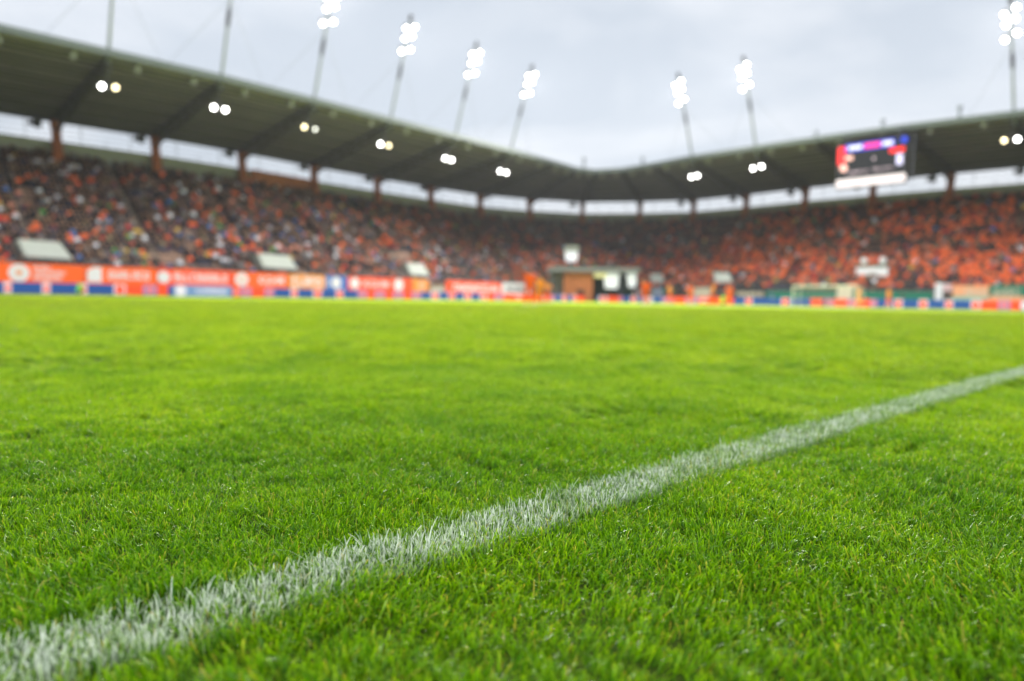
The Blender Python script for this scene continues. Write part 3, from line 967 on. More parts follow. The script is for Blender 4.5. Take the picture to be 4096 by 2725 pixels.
for r in range(NROW):
    t0 = 0.035 + 0.925 * (r + 0.42) / NROW
    z = tz(0.035 + 0.925 * r / NROW)
    for k in range(0, 21):
        a, c_ = sp2(k, t0), sp2(k + 1, t0)
        L = (c_ - a).length
        n = int(L / 0.52)
        e = (c_ - a) / L
        inw = (sp2(k + 0.5, 0) - sp2(k + 0.5, 0.5)).normalized()
        rz = math.atan2(inw.y, inw.x) - math.pi / 2
        for i in range(n):
            u = (i + 0.5) / n
            kk = k + u
            if abs(u - 0.5) * L < (0.25 if k >= 12 else 0.42): continue
            if in_vom(kk, t0): continue
            p = a + e * (L * u)
            px = pix(p.x, p.y)
            if px < -500 or px > 4600: continue
            seats.append((p.x, p.y, z, rz, k))
            g = float(noise2(p.x, p.y, 4.5, 31))
            if k < 9: fill, dist = 0.94 - 0.22 * (g > 0.78), P_SIDE
            elif k < 15: fill, dist = 0.95 - 0.12 * (g > 0.78), P_CORN
            else: fill, dist = 0.97, P_END
            if 9 <= k < 15 and r < 12:
                mixk = (k - 9) / 6
                if rnd.random() < mixk * 0.8: dist = P_END
            g2 = float(noise2(p.x, p.y, 2.6, 33)) * 0.6 + float(noise2(p.x, p.y, 7.0, 34)) * 0.4
            dk_ = max(0.0, (r - 13) / 16.0)  # more dark clothes in upper rows: the roof's shade put into colour
            wts = [w_ * (m_warm if nm_ in WARM else m_dark if nm_ in DARK else 1.0) for w_, nm_, m_warm, m_dark in
                   ((w_, nm_, (0.35 + 1.9 * g2) * (1 - 0.55 * dk_), (1.65 - 1.1 * g2) * (1 + 1.2 * dk_)) for w_, nm_ in zip(dist, tn))]
            tw = sum(wts); dist = [w_ / tw for w_ in wts]
            if k < 9 and r < 3: fill *= 0.85
            if empty_zone(px, t0): fill = 0.06
            if rnd.random() > fill: continue
            ti = int(np.searchsorted(np.cumsum(dist), rnd.random() * 0.9999))
            if k >= 15: pi = rnd.choice((2, 2, 2, 3))
            elif k >= 12: pi = rnd.choice((0, 1, 2, 2))
            else: pi = rnd.choice((0, 0, 1, 1, 0, 2))
            off = -0.10 if pi < 2 else 0.12
            people.append((p.x - inw.x * -off * -1, p.y - inw.y * -off * -1, z, rz + rnd.uniform(-0.35, 0.35), ti, pi, k, r))
in_frame = [i for i, q in enumerate(people) if 0 <= pix(q[0], q[1]) <= 4096]
in_frame.sort(key=lambda i: depth(people[i][0], people[i][1]))
near = set(in_frame[:298])
art = lambda s: ('an ' if s[0] in 'aeiou' else 'a ') + s
for i in sorted(near):
    x, y, z, rz, ti, pi, k, r = people[i]
    o = bpy.data.objects.new('person', hi_mesh[ti * 4 + pi])
    COL.objects.link(o)
    o.location = (x, y, z)
    o.rotation_euler = (0, 0, rz)
    s_ = rnd.uniform(0.93, 1.06)
    o.scale = (s_ * 1.18, s_ * 1.15, s_)
    c_ = tn[ti]
    act = {0: 'seated upright', 1: 'seated leaning forward', 2: 'standing', 3: 'standing with both arms raised'}[pi]
    where = 'front of long stand at far left' if pix(x, y) < 500 else 'front of long stand, further along'
    tag(o, 'spectator in %s top, %s, %s' % (c_, act, where), 'person', 'spectators in %s tops %s, %s' % (c_, act, where))
rest = [q for i, q in enumerate(people) if i not in near]
n = len(rest)
A = np.array([[q[0], q[1], q[2]] for q in rest])
rot = np.array([[0, 0, q[3]] for q in rest])
s_ = 0.92 + 0.15 * nrs.rand(n)
crowd = instance_object('crowd', A, rot, np.stack([s_ * 1.18, s_ * 1.15, s_], 1), [q[4] * 4 + q[5] for q in rest], crowd_coll)
tag(crowd, 'packed crowd of spectators in dark and orange clothes filling the stands', 'crowd', kind='stuff')

# seats: the hundred nearest as parts, the rest of each stand as one mass of rows
def seat_shape(mb, x, y, z, rz, mi=0):
    c, s = math.cos(rz), math.sin(rz)
    def T(a, b_, h): return (x + a * c - b_ * s, y + a * s + b_ * c, z + h)
    mb.hexa([T(-.21, -.18, .38), T(.21, -.18, .38), T(.21, .20, .38), T(-.21, .20, .38)], [T(-.21, -.18, .43), T(.21, -.18, .43), T(.21, .20, .45), T(-.21, .20, .45)], mi)
    mb.hexa([T(-.21, -.23, .40), T(.21, -.23, .40), T(.21, -.19, .40), T(-.21, -.19, .40)], [T(-.20, -.32, .70), T(.20, -.32, .70), T(.20, -.28, .70), T(-.20, -.28, .70)], mi)
    mb.hexa([T(-.04, -.1, .0), T(.04, -.1, .0), T(.04, .0, .0), T(-.04, .0, .0)], [T(-.04, -.1, .38), T(.04, -.1, .38), T(.04, .0, .38), T(-.04, .0, .38)], mi)
for root, k0, k1 in stands:
    own = [s for s in seats if k0 <= s[4] < k1]
    first = []
    if root is side:
        own.sort(key=lambda s: (not (590 < pix(s[0], s[1]) < 930), depth(s[0], s[1])))
        first, own = own[:100], own[100:]
    for s in first:
        m_ = MB(); seat_shape(m_, *s[:4]); m_.build('seat', M['seat'], root)
    m_ = MB()
    for s in own:
        g = noise2(s[0], s[1], 9.0, 41)
        seat_shape(m_, *s[:4], mi=1 if (7.3 < s[4] + 0.5 < 12 and g > 0.62) else 0)
    tag(m_.build('seat_rows', [M['seat'], M['seatgreen']], root), kind='stuff')

# ------------------------------------------------------------------ flat panels with print: banners and boards
class Panel:
    """a board between two plan points; print is laid 2 cm proud of it"""
    def __init__(s, p0, p1, z0, z1, name, m, label, cat, group=None, thick=0.08, tilt=0.0):
        s.p0, s.p1 = Vector((*p0, 0)), Vector((*p1, 0))
        s.u = (s.p1 - s.p0)
        s.L = s.u.length
        s.u.normalize()
        s.n = Vector((s.u.y, -s.u.x, 0))
        tocam = Vector((0, CAM_Y, 0)) - s.p0
        if s.n.dot(tocam) < 0: s.n = -s.n
        s.z0, s.z1, s.th, s.tilt = z0, z1, thick, tilt
        c = (s.p0 + s.p1) / 2
        s.root = empty(name, (c.x, c.y, 0))
        tag(s.root, label, cat, group)
        b_ = MB(); s.hex(b_, 0, s.L, 0, z1 - z0, -thick, 0)
        s.panel = b_.build('panel', m, s.root)
    def pt(s, a, v, d):
        return s.p0 + s.u * a + s.n * (d - s.tilt * v) + Vector((0, 0, s.z0 + v))
    def hex(s, mb, a0, a1, v0, v1, d0, d1, sl=0.0):
        mb.hexa([s.pt(a0, v0, d0), s.pt(a1, v0, d0), s.pt(a1, v0, d1), s.pt(a0, v0, d1)],
                [s.pt(a0 + sl, v1, d0), s.pt(a1 + sl, v1, d0), s.pt(a1 + sl, v1, d1), s.pt(a0 + sl, v1, d1)])
    def rect(s, name, a0, a1, v0, v1, m, d=0.02, sl=0.0):
        b_ = MB(); s.hex(b_, a0, a1, v0, v1, 0.001, d, sl); return b_.build(name, m, s.root)
    def disc(s, name, a, v, r, m, d=0.02, n=20, d0=0.001):
        b_ = MB()
        pts0 = [s.pt(a + r * math.cos(2 * math.pi * i / n), v + r * math.sin(2 * math.pi * i / n), d0) for i in range(n)]
        pts1 = [p + s.n * (d - d0) for p in pts0]
        b_.add(pts0 + pts1, [tuple(range(n - 1, -1, -1)), tuple(range(n, 2 * n))] + [(i, (i + 1) % n, n + (i + 1) % n, n + i) for i in range(n)])
        return b_.build(name, m, s.root)
    def marks(s, name, a0, a1, v0, v1, m, cnt, seed=1, fill=0.8, d=0.02):
        """row of stroke-built marks standing for print too blurred to read"""
        rr = random.Random(seed)
        b_ = MB()
        w_ = (a1 - a0) / cnt
        h_ = v1 - v0
        th = min(w_, h_) * 0.26
        for i in range(cnt):
            x0, x1 = a0 + i * w_ + w_ * 0.08, a0 + (i + 1) * w_ - w_ * 0.12
            S = [(x0, x0 + th, v0, v1)]
            c = rr.random()
            if c < 0.65: S.append((x1 - th, x1, v0, v1))
            mid = rr.choice((v0, v1 - th, (v0 + v1 - th) / 2))
            for vv in {mid, rr.choice((v0, v1 - th))}:
                S.append((x0 + th, x1 - (th if c < 0.65 else 0), vv, vv + th))
            for q_ in S: s.hex(b_, *q_, 0.001, d)
        return b_.build(name, m, s.root)
    def text(s, name, body, a0, a1, v0, v1, m, d=0.02):
        cu = bpy.data.curves.new('t', 'FONT')
        cu.body = body
        cu.extrude = 0.01
        cu.offset = 0.012
        ob = bpy.data.objects.new('t', cu)
        COL.objects.link(ob)
        dg = bpy.context.evaluated_depsgraph_get(); dg.update()
        me = bpy.data.meshes.new_from_object(ob.evaluated_get(dg))
        bpy.data.objects.remove(ob)
        xs = [v_.co.x for v_ in me.vertices]; ys = [v_.co.y for v_ in me.vertices]
        mx, my, wx, wy = min(xs), min(ys), max(xs) - min(xs), max(ys) - min(ys)
        vs = []
        right = s.u if s.u.cross(Vector((0, 0, 1))).dot(s.n) > 0 else -s.u
        flip = right.dot(s.u) < 0
        for v_ in me.vertices:
            fx = (v_.co.x - mx) / wx
            if flip: fx = 1 - fx
            vs.append(s.pt(a0 + (a1 - a0) * fx, v0 + (v1 - v0) * (v_.co.y - my) / wy, 0.012 + v_.co.z * 0.5))
        b_ = MB(); b_.add(vs, [tuple(p.vertices) for p in me.polygons])
        ob = b_.build(name, m, s.root)
        return ob

INNER = POLY_T(0.0)
def front_pt(px, off=0.3, poly=None):
    p = on_line(px, INNER)
    d = (Vector((45, 34)) - p).normalized()
    return p + d * off
def banner(px0, px1, z0, z1, m, label, off=0.35, cat='banner', group=None):
    return Panel(front_pt(px0, off), front_pt(px1, off), z0, z1, 'banner', m, label, cat, group)
def uu(pn_, px):                          # pixel bearing to distance along the panel
    p = on_line(px, [tuple((pn_.p0 - pn_.u * 3).xy), tuple((pn_.p1 + pn_.u * 3).xy)])
    return (Vector((p.x, p.y, 0)) - pn_.p0).dot(pn_.u)
ZB0, ZB1 = 1.15, 3.0
H = ZB1 - ZB0
B = BAN
bA = banner(-220, 328, ZB0, ZB1, B['orange'], 'orange banner with large white disc and three white text lines, leftmost on the stand front')
bA.disc('logo', uu(bA, 78), H * 0.49, 0.86, B['print']); bA.disc('logo_mark', uu(bA, 78), H * 0.5, 0.30, B['pale'], 0.035, d0=0.021)
bA.marks('lettering', uu(bA, 135), uu(bA, 205), H * 0.72, H * 0.90, B['print'], 8, 1)
bA.marks('lettering', uu(bA, 135), uu(bA, 268), H * 0.44, H * 0.64, B['print'], 14, 2)
bA.marks('lettering', uu(bA, 135), uu(bA, 248), H * 0.14, H * 0.36, B['print'], 12, 3)
bB = banner(332, 618, ZB0, ZB1, B['orange'], 'orange banner with white house-shaped emblem and a wide row of white capitals')
bB.rect('logo', uu(bB, 350), uu(bB, 408), H * 0.10, H * 0.72, B['print'])
b_ = MB(); x0, x1 = uu(bB, 350), uu(bB, 408); f0 = [bB.pt(x0, H * .72, .001), bB.pt(x1, H * .72, .001), bB.pt(x1, H * .93, .001), bB.pt((x0 + x1) / 2 - .1, H * .93, .001)]
b_.hexa(f0, [p + bB.n * 0.019 for p in f0]); b_.build('logo', B['print'], bB.root)
bB.marks('lettering', uu(bB, 432), uu(bB, 600), H * 0.30, H * 0.76, B['print'], 7, 4)
bC = banner(622, 922, ZB0, ZB1, B['red'], 'orange banner with white disc emblem and the longest row of white capitals')
bC.disc('logo', uu(bC, 655), H * 0.5, 0.66, B['print'])
bC.marks('lettering', uu(bC, 695), uu(bC, 910), H * 0.28, H * 0.78, B['print'], 10, 5)
bD = banner(926, 1143, ZB0, ZB1, B['orange'], 'orange banner with white disc and four white capitals left of the amber banner')
bD.disc('logo', uu(bD, 966), H * 0.5, 0.80, B['print']); bD.disc('logo_mark', uu(bD, 966), H * 0.5, 0.28, B['pale'], 0.035, d0=0.021)
bD.text('lettering', 'KGHM', uu(bD, 1035), uu(bD, 1135), H * 0.24, H * 0.78, B['print'])
bE = banner(1147, 1292, ZB0, ZB1, B['amber'], 'amber banner with pale letters, between orange and blue banners')
bE.marks('lettering', uu(bE, 1165), uu(bE, 1285), H * 0.2, H * 0.8, B['print'], 5, 6)
bF = banner(1295, 1382, ZB0, ZB1, B['blue'], 'blue banner with a white round emblem on the stand front')
bF.disc('logo', uu(bF, 1343), H * 0.5, 0.75, B['print']); bF.marks('lettering', uu(bF, 1297), uu(bF, 1318), H * .2, H * .8, B['paleblue'], 1, 7)
bG = banner(1385, 1560, ZB0, ZB1, B['red'], 'orange-red banner with white disc and four white capitals right of the blue banner')
bG.disc('logo', uu(bG, 1417), H * 0.5, 0.75, B['print'])
bG.text('lettering', 'KGHM', uu(bG, 1452), uu(bG, 1552), H * 0.26, H * 0.74, B['print'])
bH = banner(1563, 1642, ZB0, ZB1, B['red'], 'narrow orange-red banner with one large white disc')
bH.disc('logo', uu(bH, 1592), H * 0.5, 0.85, B['print'])
bI = banner(1645, 1712, ZB0, ZB1, B['amber'], 'narrow light orange banner with a pale round emblem')
bI.disc('logo', uu(bI, 1685), H * 0.5, 0.75, B['pale'])
bJ = banner(1778, 2000, ZB0, ZB1, B['red'], 'orange-red banner with a row of white capitals beside the white banner')
bJ.marks('lettering', uu(bJ, 1808), uu(bJ, 1990), H * 0.2, H * 0.72, B['print'], 8, 9)
bK = banner(2003, 2118, ZB0, ZB1, B['print'], 'white banner with dark lettering behind the raised-arm player')
bK.marks('lettering', uu(bK, 2018), uu(bK, 2100), H * 0.22, H * 0.70, B['grey'], 6, 10)
bN = banner(2925, 3058, 1.0, 2.6, B['dark'], 'dark banner with pale lettering left of the goal')
bN.marks('lettering', uu(bN, 2940), uu(bN, 3048), 0.45, 1.15, B['cream'], 10, 11)
for a_, c_, lb in ((3062, 3340, 'long plain green banner hanging behind the goal net'), (3408, 3728, 'long plain green banner right of the goal')):
    banner(a_, c_, 1.0, 2.35, B['green'], lb)
banner(3343, 3405, 1.0, 3.0, B['cream'], 'square cream banner seen through the right side of the goal')
banner(3735, 3766, 0.9, 3.5, M['whitecloth'], 'tall white cloth banner right of the goal')
banner(3768, 3802, 2.4, 3.4, B['palepink'], 'small pale pink cloth beside the tall white cloth')
bO = banner(3806, 3950, 1.15, 3.2, B['pale'], 'orange and pale green banner with cream letters, left of the green-topped one')
bO.rect('stripe', 0, bO.L, 0.0, 0.62, mat('pale_green_print', (0.35, 0.52, 0.40), 0.7), 0.008); bO.marks('lettering', uu(bO, 3850), uu(bO, 3940), 0.55, 1.55, B['cream'], 8, 12, d=0.03)
bP = banner(3952, 4240, 1.15, 3.3, B['green'], 'green-topped banner with cream letters at the right edge of the photo')
bP.rect('stripe', 0, bP.L, 0.0, 0.65, B['pale'], 0.008); bP.marks('lettering', uu(bP, 3965), uu(bP, 4075), 0.6, 1.6, B['cream'], 9, 13, d=0.03)
for a_, c_, z0_, z1_, m_, lb in ((2478, 2562, 1.0, 2.5, 'palepink', 'pale pink banner between the tunnel and the orange player'), (2566, 2600, 1.5, 3.2, 'green', 'small green banner behind the orange player'),
                            (2604, 2645, 1.0, 2.8, 'paleblue', 'pale blue banner right of the orange player'), (2650, 2690, 1.6, 3.0, 'green', 'small green banner behind the yellow-orange player'),
                            (2770, 2835, 1.2, 2.8, 'cream', 'cream banner between two orange players')):
    banner(a_, c_, z0_, z1_, B[m_], lb)

# LED perimeter boards
LEDP = [(-40, 72.2), (84.5, 72.2), (87.5, 69.5), (87.5, -30)]
def led_board(px0, px1, kind, label, off=0.0, z0=0.12, z1=1.08, group='LED boards along the edge of the pitch'):
    line = LEDP if not off else [(-40, 72.2 - off), (84.5, 72.2 - off)]
    p0, p1 = on_line(px0, line), on_line(px1, line)
    e = (p1 - p0).normalized() * 0.02
    base = {'blue': 'blue', 'orange': 'orange', 'crest': 'white', 'violet': 'violet', 'mixed': 'orange', 'long': 'paleblue'}[kind]
    P = Panel(p0 + e, p1 - e, z0, z1, 'advertising_board', LED[base], label, 'advertising board', group, thick=0.12)
    h = z1 - z0
    if kind == 'crest':
        P.disc('logo', P.L / 2, h / 2, min(h * 0.46, P.L * 0.42), LED['orange'])
        P.rect('logo_bar', P.L * .12, P.L * .88, h * .06, h * .16, LED['pink'], 0.03)
    elif kind == 'violet':
        P.disc('logo', P.L * 0.5, h / 2, min(h * 0.34, P.L * 0.34), LED['pink'])
    elif kind == 'mixed':
        P.marks('lettering', P.L * .2, P.L * .8, h * .3, h * .7, LED['white'], 3, 5)
    elif kind == 'long':
        P.disc('logo', P.L * 0.12, h / 2, h * .46, LED['white']); P.marks('lettering', P.L * .38, P.L * .92, h * .3, h * .72, LED['white'], 9, 6)
    for a_ in (0.08, P.L - 0.08):
        b_ = MB(); P.hex(b_, a_ - .03, a_ + .03, -z0, 0.0 + h * 0.7, -0.35, -0.125)
        b_.build('support', M['black'], P.root)
    return P
LSEG = [(-60, 15, 'blue'), (15, 48, 'crest'), (48, 168, 'blue'), (168, 203, 'crest'), (203, 312, 'blue'), (312, 350, 'crest'), (350, 455, 'blue'), (455, 503, 'crest'),
        (503, 572, 'orange'), (572, 628, 'violet'), (628, 672, 'orange'), (672, 780, 'blue'), (780, 930, 'blue'), (930, 962, 'mixed'), (962, 1005, 'violet'), (1005, 1058, 'orange'),
        (1058, 1098, 'violet'), (1098, 1162, 'blue'), (1162, 1190, 'crest'), (1190, 1252, 'blue'), (1252, 1286, 'crest'), (1286, 1342, 'blue'), (1342, 1372, 'crest'),
        (1372, 1428, 'blue'), (1428, 1466, 'violet'), (1466, 1498, 'orange'), (1498, 1538, 'violet'), (1538, 1572, 'orange'), (1572, 1612, 'violet'), (1612, 1646, 'orange'),
        (1646, 1684, 'violet'), (1684, 1722, 'blue'), (1722, 1753, 'crest'), (1753, 1792, 'blue'), (1792, 1818, 'crest'), (1818, 1854, 'blue'), (1854, 1882, 'crest'),
        (1882, 1918, 'blue'), (1918, 1946, 'crest'), (1946, 1975, 'orange'), (1975, 2010, 'violet'), (2010, 2055, 'orange'), (2055, 2090, 'mixed'), (2090, 2150, 'orange'),
        (2150, 2190, 'mixed'), (2190, 2218, 'violet'), (2218, 2244, 'blue'), (2244, 2264, 'crest'), (2264, 2287, 'blue'), (2287, 2303, 'crest'), (2303, 2335, 'orange'),
        (2384, 2392, 'blue'), (2392, 2425, 'crest'), (2425, 2472, 'orange'), (2472, 2488, 'violet'), (2488, 2518, 'blue'), (2518, 2543, 'crest'), (2543, 2568, 'blue'),
        (2568, 2606, 'crest'), (2606, 2642, 'blue'), (2642, 2690, 'violet'), (2690, 2738, 'orange'), (2738, 2790, 'violet'), (2790, 2838, 'mixed'), (2838, 2930, 'orange'),
        (2930, 2976, 'blue'), (2976, 3004, 'crest'), (3004, 3120, 'blue'), (3120, 3152, 'crest'), (3152, 3236, 'blue'), (3236, 3292, 'orange'), (3292, 3328, 'violet'),
        (3328, 3384, 'orange'), (3384, 3424, 'violet'), (3424, 3474, 'orange'), (3474, 3502, 'violet'), (3502, 3570, 'blue'), (3570, 3604, 'crest'), (3604, 3668, 'blue'),
        (3668, 3706, 'crest'), (3706, 3772, 'blue'), (3772, 3806, 'crest'), (3806, 3876, 'blue'), (3876, 3916, 'crest'), (3916, 3986, 'orange'), (3986, 4034, 'violet'),
        (4034, 4076, 'orange'), (4076, 4240, 'long')]
cnt = {}
desc = {'blue': 'plain blue LED board', 'orange': 'plain orange-red LED board', 'crest': 'white LED board with red round crest', 'violet': 'violet LED board with pink emblem',
        'mixed': 'orange LED board with white marks', 'long': 'pale blue LED board with white emblem'}
for a_, c_, kd in LSEG:
    i = cnt.get(kd, 0); cnt[kd] = i + 1
    led_board(a_, c_, kd, '%s at pitch edge, %s such board from left' % (desc[kd], ordn(i)))
led_board(692, 926, 'long', 'taller pale blue board with white blob standing in front of the LED row', off=3.0, z0=0.05, z1=1.15, group=None)

# ------------------------------------------------------------------ scoreboard hung under the roof edge
SBL = [(101.6, 60), (102.4, 10)]
p0 = sight(3346, 660, SBL).xy; p1 = sight(3628, 645, SBL).xy
SB = Panel(p0, p1, 17.0, 23.5, 'scoreboard', M['black'], 'lit scoreboard under the end stand roof with blue title bar and white bottom strip', 'scoreboard', thick=0.7)
def glow(n_, c, k): return mat(n_, tuple(x * .3 for x in c), 0.4, emis=c, es=k)
g_blue, g_white, g_pink, g_red = glow('screen_blue', (0.02, 0.06, 0.75), 1.0), glow('screen_white', (0.85, 0.85, 1.0), 1.3), glow('screen_pink', (1.0, 0.03, 0.22), 1.3), glow('screen_red', (1.0, 0.02, 0.02), 1.6)
g_soft, g_strip, g_lil = glow('screen_soft_white', (0.75, 0.58, 0.62), 2.6), glow('screen_strip', (1.0, 0.88, 0.88), 0.95), glow('screen_lilac', (0.75, 0.72, 1.0), 1.2)
g_peach = glow('screen_peach', (1.0, 0.55, 0.45), 1.5)
L_ = SB.L
SB.rect('screen', 0.15, L_ - 0.15, 1.55, 6.35, mat('screen_black', (0.012, 0.013, 0.016), 0.3), 0.02)
SB.rect('title_bar', L_ * .13, L_ * .82, 5.1, 6.1, g_blue, 0.03)
b_ = MB(); SB.hex(b_, L_ * .17, L_ * .37, 5.35, 5.85, 0.031, 0.05); b_.build('title_text', g_white, SB.root)
b_ = MB(); SB.hex(b_, L_ * .40, L_ * .63, 5.3, 5.9, 0.031, 0.05); b_.build('title_text', g_pink, SB.root)
b_ = MB(); SB.hex(b_, L_ * .66, L_ * .80, 5.35, 5.85, 0.031, 0.05); b_.build('title_text', g_white, SB.root)
SB.rect('team_panel', L_ * .02, L_ * .125, 3.4, 5.9, g_red, 0.03)
SB.rect('team_panel', L_ * .13, L_ * .24, 3.95, 4.5, g_peach, 0.03)
SB.disc('team_crest', L_ * .11, 2.9, 0.50, g_peach, 0.03)
SB.rect('team_panel', L_ * .76, L_ * .96, 4.2, 4.8, g_red, 0.03)
SB.disc('badge', L_ * .95, 5.75, 0.42, g_blue, 0.03)
SB.rect('team_crest', L_ * .86, L_ * .94, 2.5, 3.9, g_lil, 0.03)
SB.text('score_digit', '0', L_ * .42, L_ * .51, 2.65, 4.0, g_soft)
SB.rect('score_mark', L_ * .535, L_ * .55, 3.6, 3.9, g_soft, 0.03)
SB.text('score_digit', '0', L_ * .68, L_ * .77, 2.7, 4.05, g_soft)
SB.marks('lettering', L_ * .17, L_ * .46, 1.95, 2.30, g_soft, 12, 15)
SB.marks('lettering', L_ * .52, L_ * .82, 2.05, 2.40, g_soft, 12, 16)
SB.rect('bottom_strip', 0.1, L_ - 0.1, 0.15, 1.25, g_strip, 0.05)
for q_ in (0.12, 0.88):
    b_ = MB(); b_.bar(SB.pt(L_ * q_, 6.5, -0.35), SB.pt(L_ * q_, 7.6, -0.9), 0.2, 0.2); b_.build('hanger', M['steel'], SB.root)
b_ = MB()
b_.bar(SB.pt(L_ * 1.06, 0.4, -0.5), SB.pt(L_ * 1.06, 6.6, -0.6), 0.28, 0.28)
b_.build('hanger', M['steel'], SB.root)

# ------------------------------------------------------------------ floodlight masts leaning over the roof edge
def make_mast(lamp_m):
    root = empty('floodlight_mast')
    ln = 13.6
    b_ = MB(); b_.tube((0, 0, -1.6), (0, 0, ln), 0.20, 0.11, 10); b_.build('pole', M['maststeel'], root)
    b_ = MB(); b_.tube((0, 0, ln * .40), (0, 0, ln * .50), 0.21, 0.26, 10); b_.tube((0, 0, ln * .50), (0, 0, ln * .56), 0.26, 0.14, 10); b_.build('joint', M['steel'], root)
    b_ = MB(); b_.tube((0, 0, ln * .96), (0, 0, ln * 1.02), 0.30, 0.24, 10); b_.build('cap', M['steel'], root)
    for zz, wd in ((0.70, 0.62), (0.825, 0.55), (0.915, 0.62)):
        b_ = MB(); b_.bar((-wd - 0.25, 0.05, ln * zz), (wd + 0.25, 0.05, ln * zz), 0.12, 0.14); b_.build('crossbar', M['steel'], root)
        for s in (-1, 1):
            x = wd * s * (0.85 if zz == 0.825 else 1)
            z_ = ln * zz + 0.25 * s * -1
            h_ = MB(); h_.tube((x, 0.0, z_), (x, 0.42, z_ - 0.20), 0.26, 0.36, 14); hs_ = h_.build('lamp_housing', M['steel'], root)
            l_ = MB(); l_.tube((x, 0.421, z_ - 0.2005), (x, 0.45, z_ - 0.215), 0.28, 0.28, 16); sub(hs_, l_.build('lamp_glass', lamp_m, root))
    b_ = MB()
    for s in (-1, 1):
        b_.tube((0, 0, ln * .62), (5.6 * s, -1.4, -0.3), 0.022, 0.022, 5)
    b_.build('guy_cable', M['maststeel'], root)
    lt = bpy.data.lights.new('floodlight_beam', 'SPOT')
    lt.energy = 52000
    lt.shadow_soft_size = 0.9
    lt.spot_size = R(110)
    lt.spot_blend = 0.6
    lt.color = (1.0, 0.98, 0.92)
    lo = bpy.data.objects.new('lamp_light', lt)
    COL.objects.link(lo)
    lo.parent = root
    lo.location = (0, 0.9, ln * .82)
    lo.rotation_euler = (R(90 - 8), 0, 0)
    lo.rotation_euler = Vector((0, -1, 0.10)).to_track_quat('Z', 'Y').to_euler()
    return root
mast0 = make_mast(M['lamp'])
MASTS = [(17.7, 81.0, 0), (29.1, 81.0, 0), (40.9, 81.8, 0), (53.0, 83.0, 0), (65.4, 84.2, 0), (78.0, 85.4, 0), (102.6, 66.2, 1), (102.9, 54.7, 1), (107.0, 21.7, 1)]
MORD = ORD
for i, (x, y, sd) in enumerate(MASTS):
    o = mast0 if i == 0 else copy_tree(mast0)
    o.location = (x, y, Z_RI + 0.1)
    face = -90 if sd == 0 else 180                      # the way the lamps look: across the pitch, or down its length
    lean = 21.0
    o.rotation_euler = (Matrix.Rotation(R(face - 90), 4, 'Z') @ Matrix.Rotation(R(-lean), 4, 'X')).to_euler()
    tag(o, ('floodlight mast with six lit lamps on the side stand roof, %s mast from the left' % ORD[i]) if sd == 0 else
        ('floodlight mast with six lit lamps on the end stand roof, %s' % ('nearest the corner', 'second from the corner', 'farthest right')[i - 6]),
        'floodlight mast', 'floodlight masts leaning over the roof edge')
# two short unlit stubs at the corner and three beside the scoreboard
for i, (px, py_, hh) in enumerate(((2335, 680, 1.9), (2570, 668, 1.3), (3262, 555, 0.9), (3530, 517, 1.1), (3837, 477, 1.5))):
    p = sight(px, py_, POLY_T(0.03)).xy
    root = empty('roof_ventilator', (p.x, p.y, Z_RI))
    b_ = MB(); b_.tube((p.x, p.y, Z_RI - 0.1), (p.x, p.y, Z_RI + hh), 0.30, 0.18, 10); b_.build('stack', M['maststeel'], root)
    b_ = MB(); b_.tube((p.x, p.y, Z_RI + hh), (p.x, p.y, Z_RI + hh + 0.5), 0.34, 0.30, 10); b_.build('cap', M['maststeel'], root)
    tag(root, 'short dark stub on the roof edge, %s' % ('tallest, left of the roof corner dip', 'just right of the roof corner dip', 'left of the scoreboard', 'above the scoreboard', 'right of the scoreboard')[i],
        'roof stub', 'short stubs on the roof edge')

# lamp pairs hung below the roof beams
LP = [(407, 345, 'lamp', 462, 350, 'lampwarm', 4), (855, 430, 'lamp', 901, 439, 'lamp', 5), (1217, 508, 'lampwarm', 1261, 517, 'lampdim', 6), (1522, 577, 'lamp', 1555, 583, 'lampwarm', 7),
      (1780, 634, 'lamp', 1806, 640, 'lamp', 8), (2000, 685, 'lamp', 2026, 691, 'lamp', 9), (2766, 708, 'lamp', 2790, 703, 'lamp', 15), (3012, 674, 'lamp', 3047, 666, 'lamp', 16), (4017, 562, 'lampwarm', 4070, 557, 'lamp', 19)]
for i, (xa, ya, ma, xb, yb, mb_, k) in enumerate(LP):
    tt = 0.05
    pa, pb_ = sight(xa, ya, POLY_T(tt)), sight(xb, yb, POLY_T(tt))
    c = (pa + pb_) / 2
    root = empty('roof_floodlight', (c.x, c.y, Z_RI - 3.2))
    inw = (ST[k][0] - ST[k][1]).normalized()
    n3 = Vector((inw.x, inw.y, -0.35)).normalized()
    zs = []
    for (pp, yy, mm, xx) in ((pa, ya, ma, xa), (pb_, yb, mb_, xb)):
        q0 = pp; zs.append(q0)
        rad = 0.25 if mm != 'lampdim' else 0.2
        h_ = MB(); h_.tube(q0 - n3 * 0.45, q0, rad * 0.8, rad + 0.05, 14); ho = h_.build('lamp_housing', M['steel'], root)
        l_ = MB(); l_.tube(q0 + n3 * 0.004, q0 + n3 * 0.03, rad, rad, 16); sub(ho, l_.build('lamp_glass', M[mm], root))
    b_ = MB()
    top = Vector((c.x, c.y, roof_z(tt) - 0.9)) - Vector((inw.x, inw.y, 0)) * 0.4
    mid = (zs[0] + zs[1]) / 2 - n3 * 0.5
    b_.bar(zs[0] - n3 * 0.5, zs[1] - n3 * 0.5, 0.12, 0.12); b_.bar(mid, top, 0.14, 0.14)
    b_.build('bracket', M['steel'], root)
    tag(root, 'pair of lit floodlights under roof edge, %s from left%s' % (ORD[i], ', right lamp dim' if i == 2 else ''), 'floodlight', 'lamp pairs hung under the roof edge')

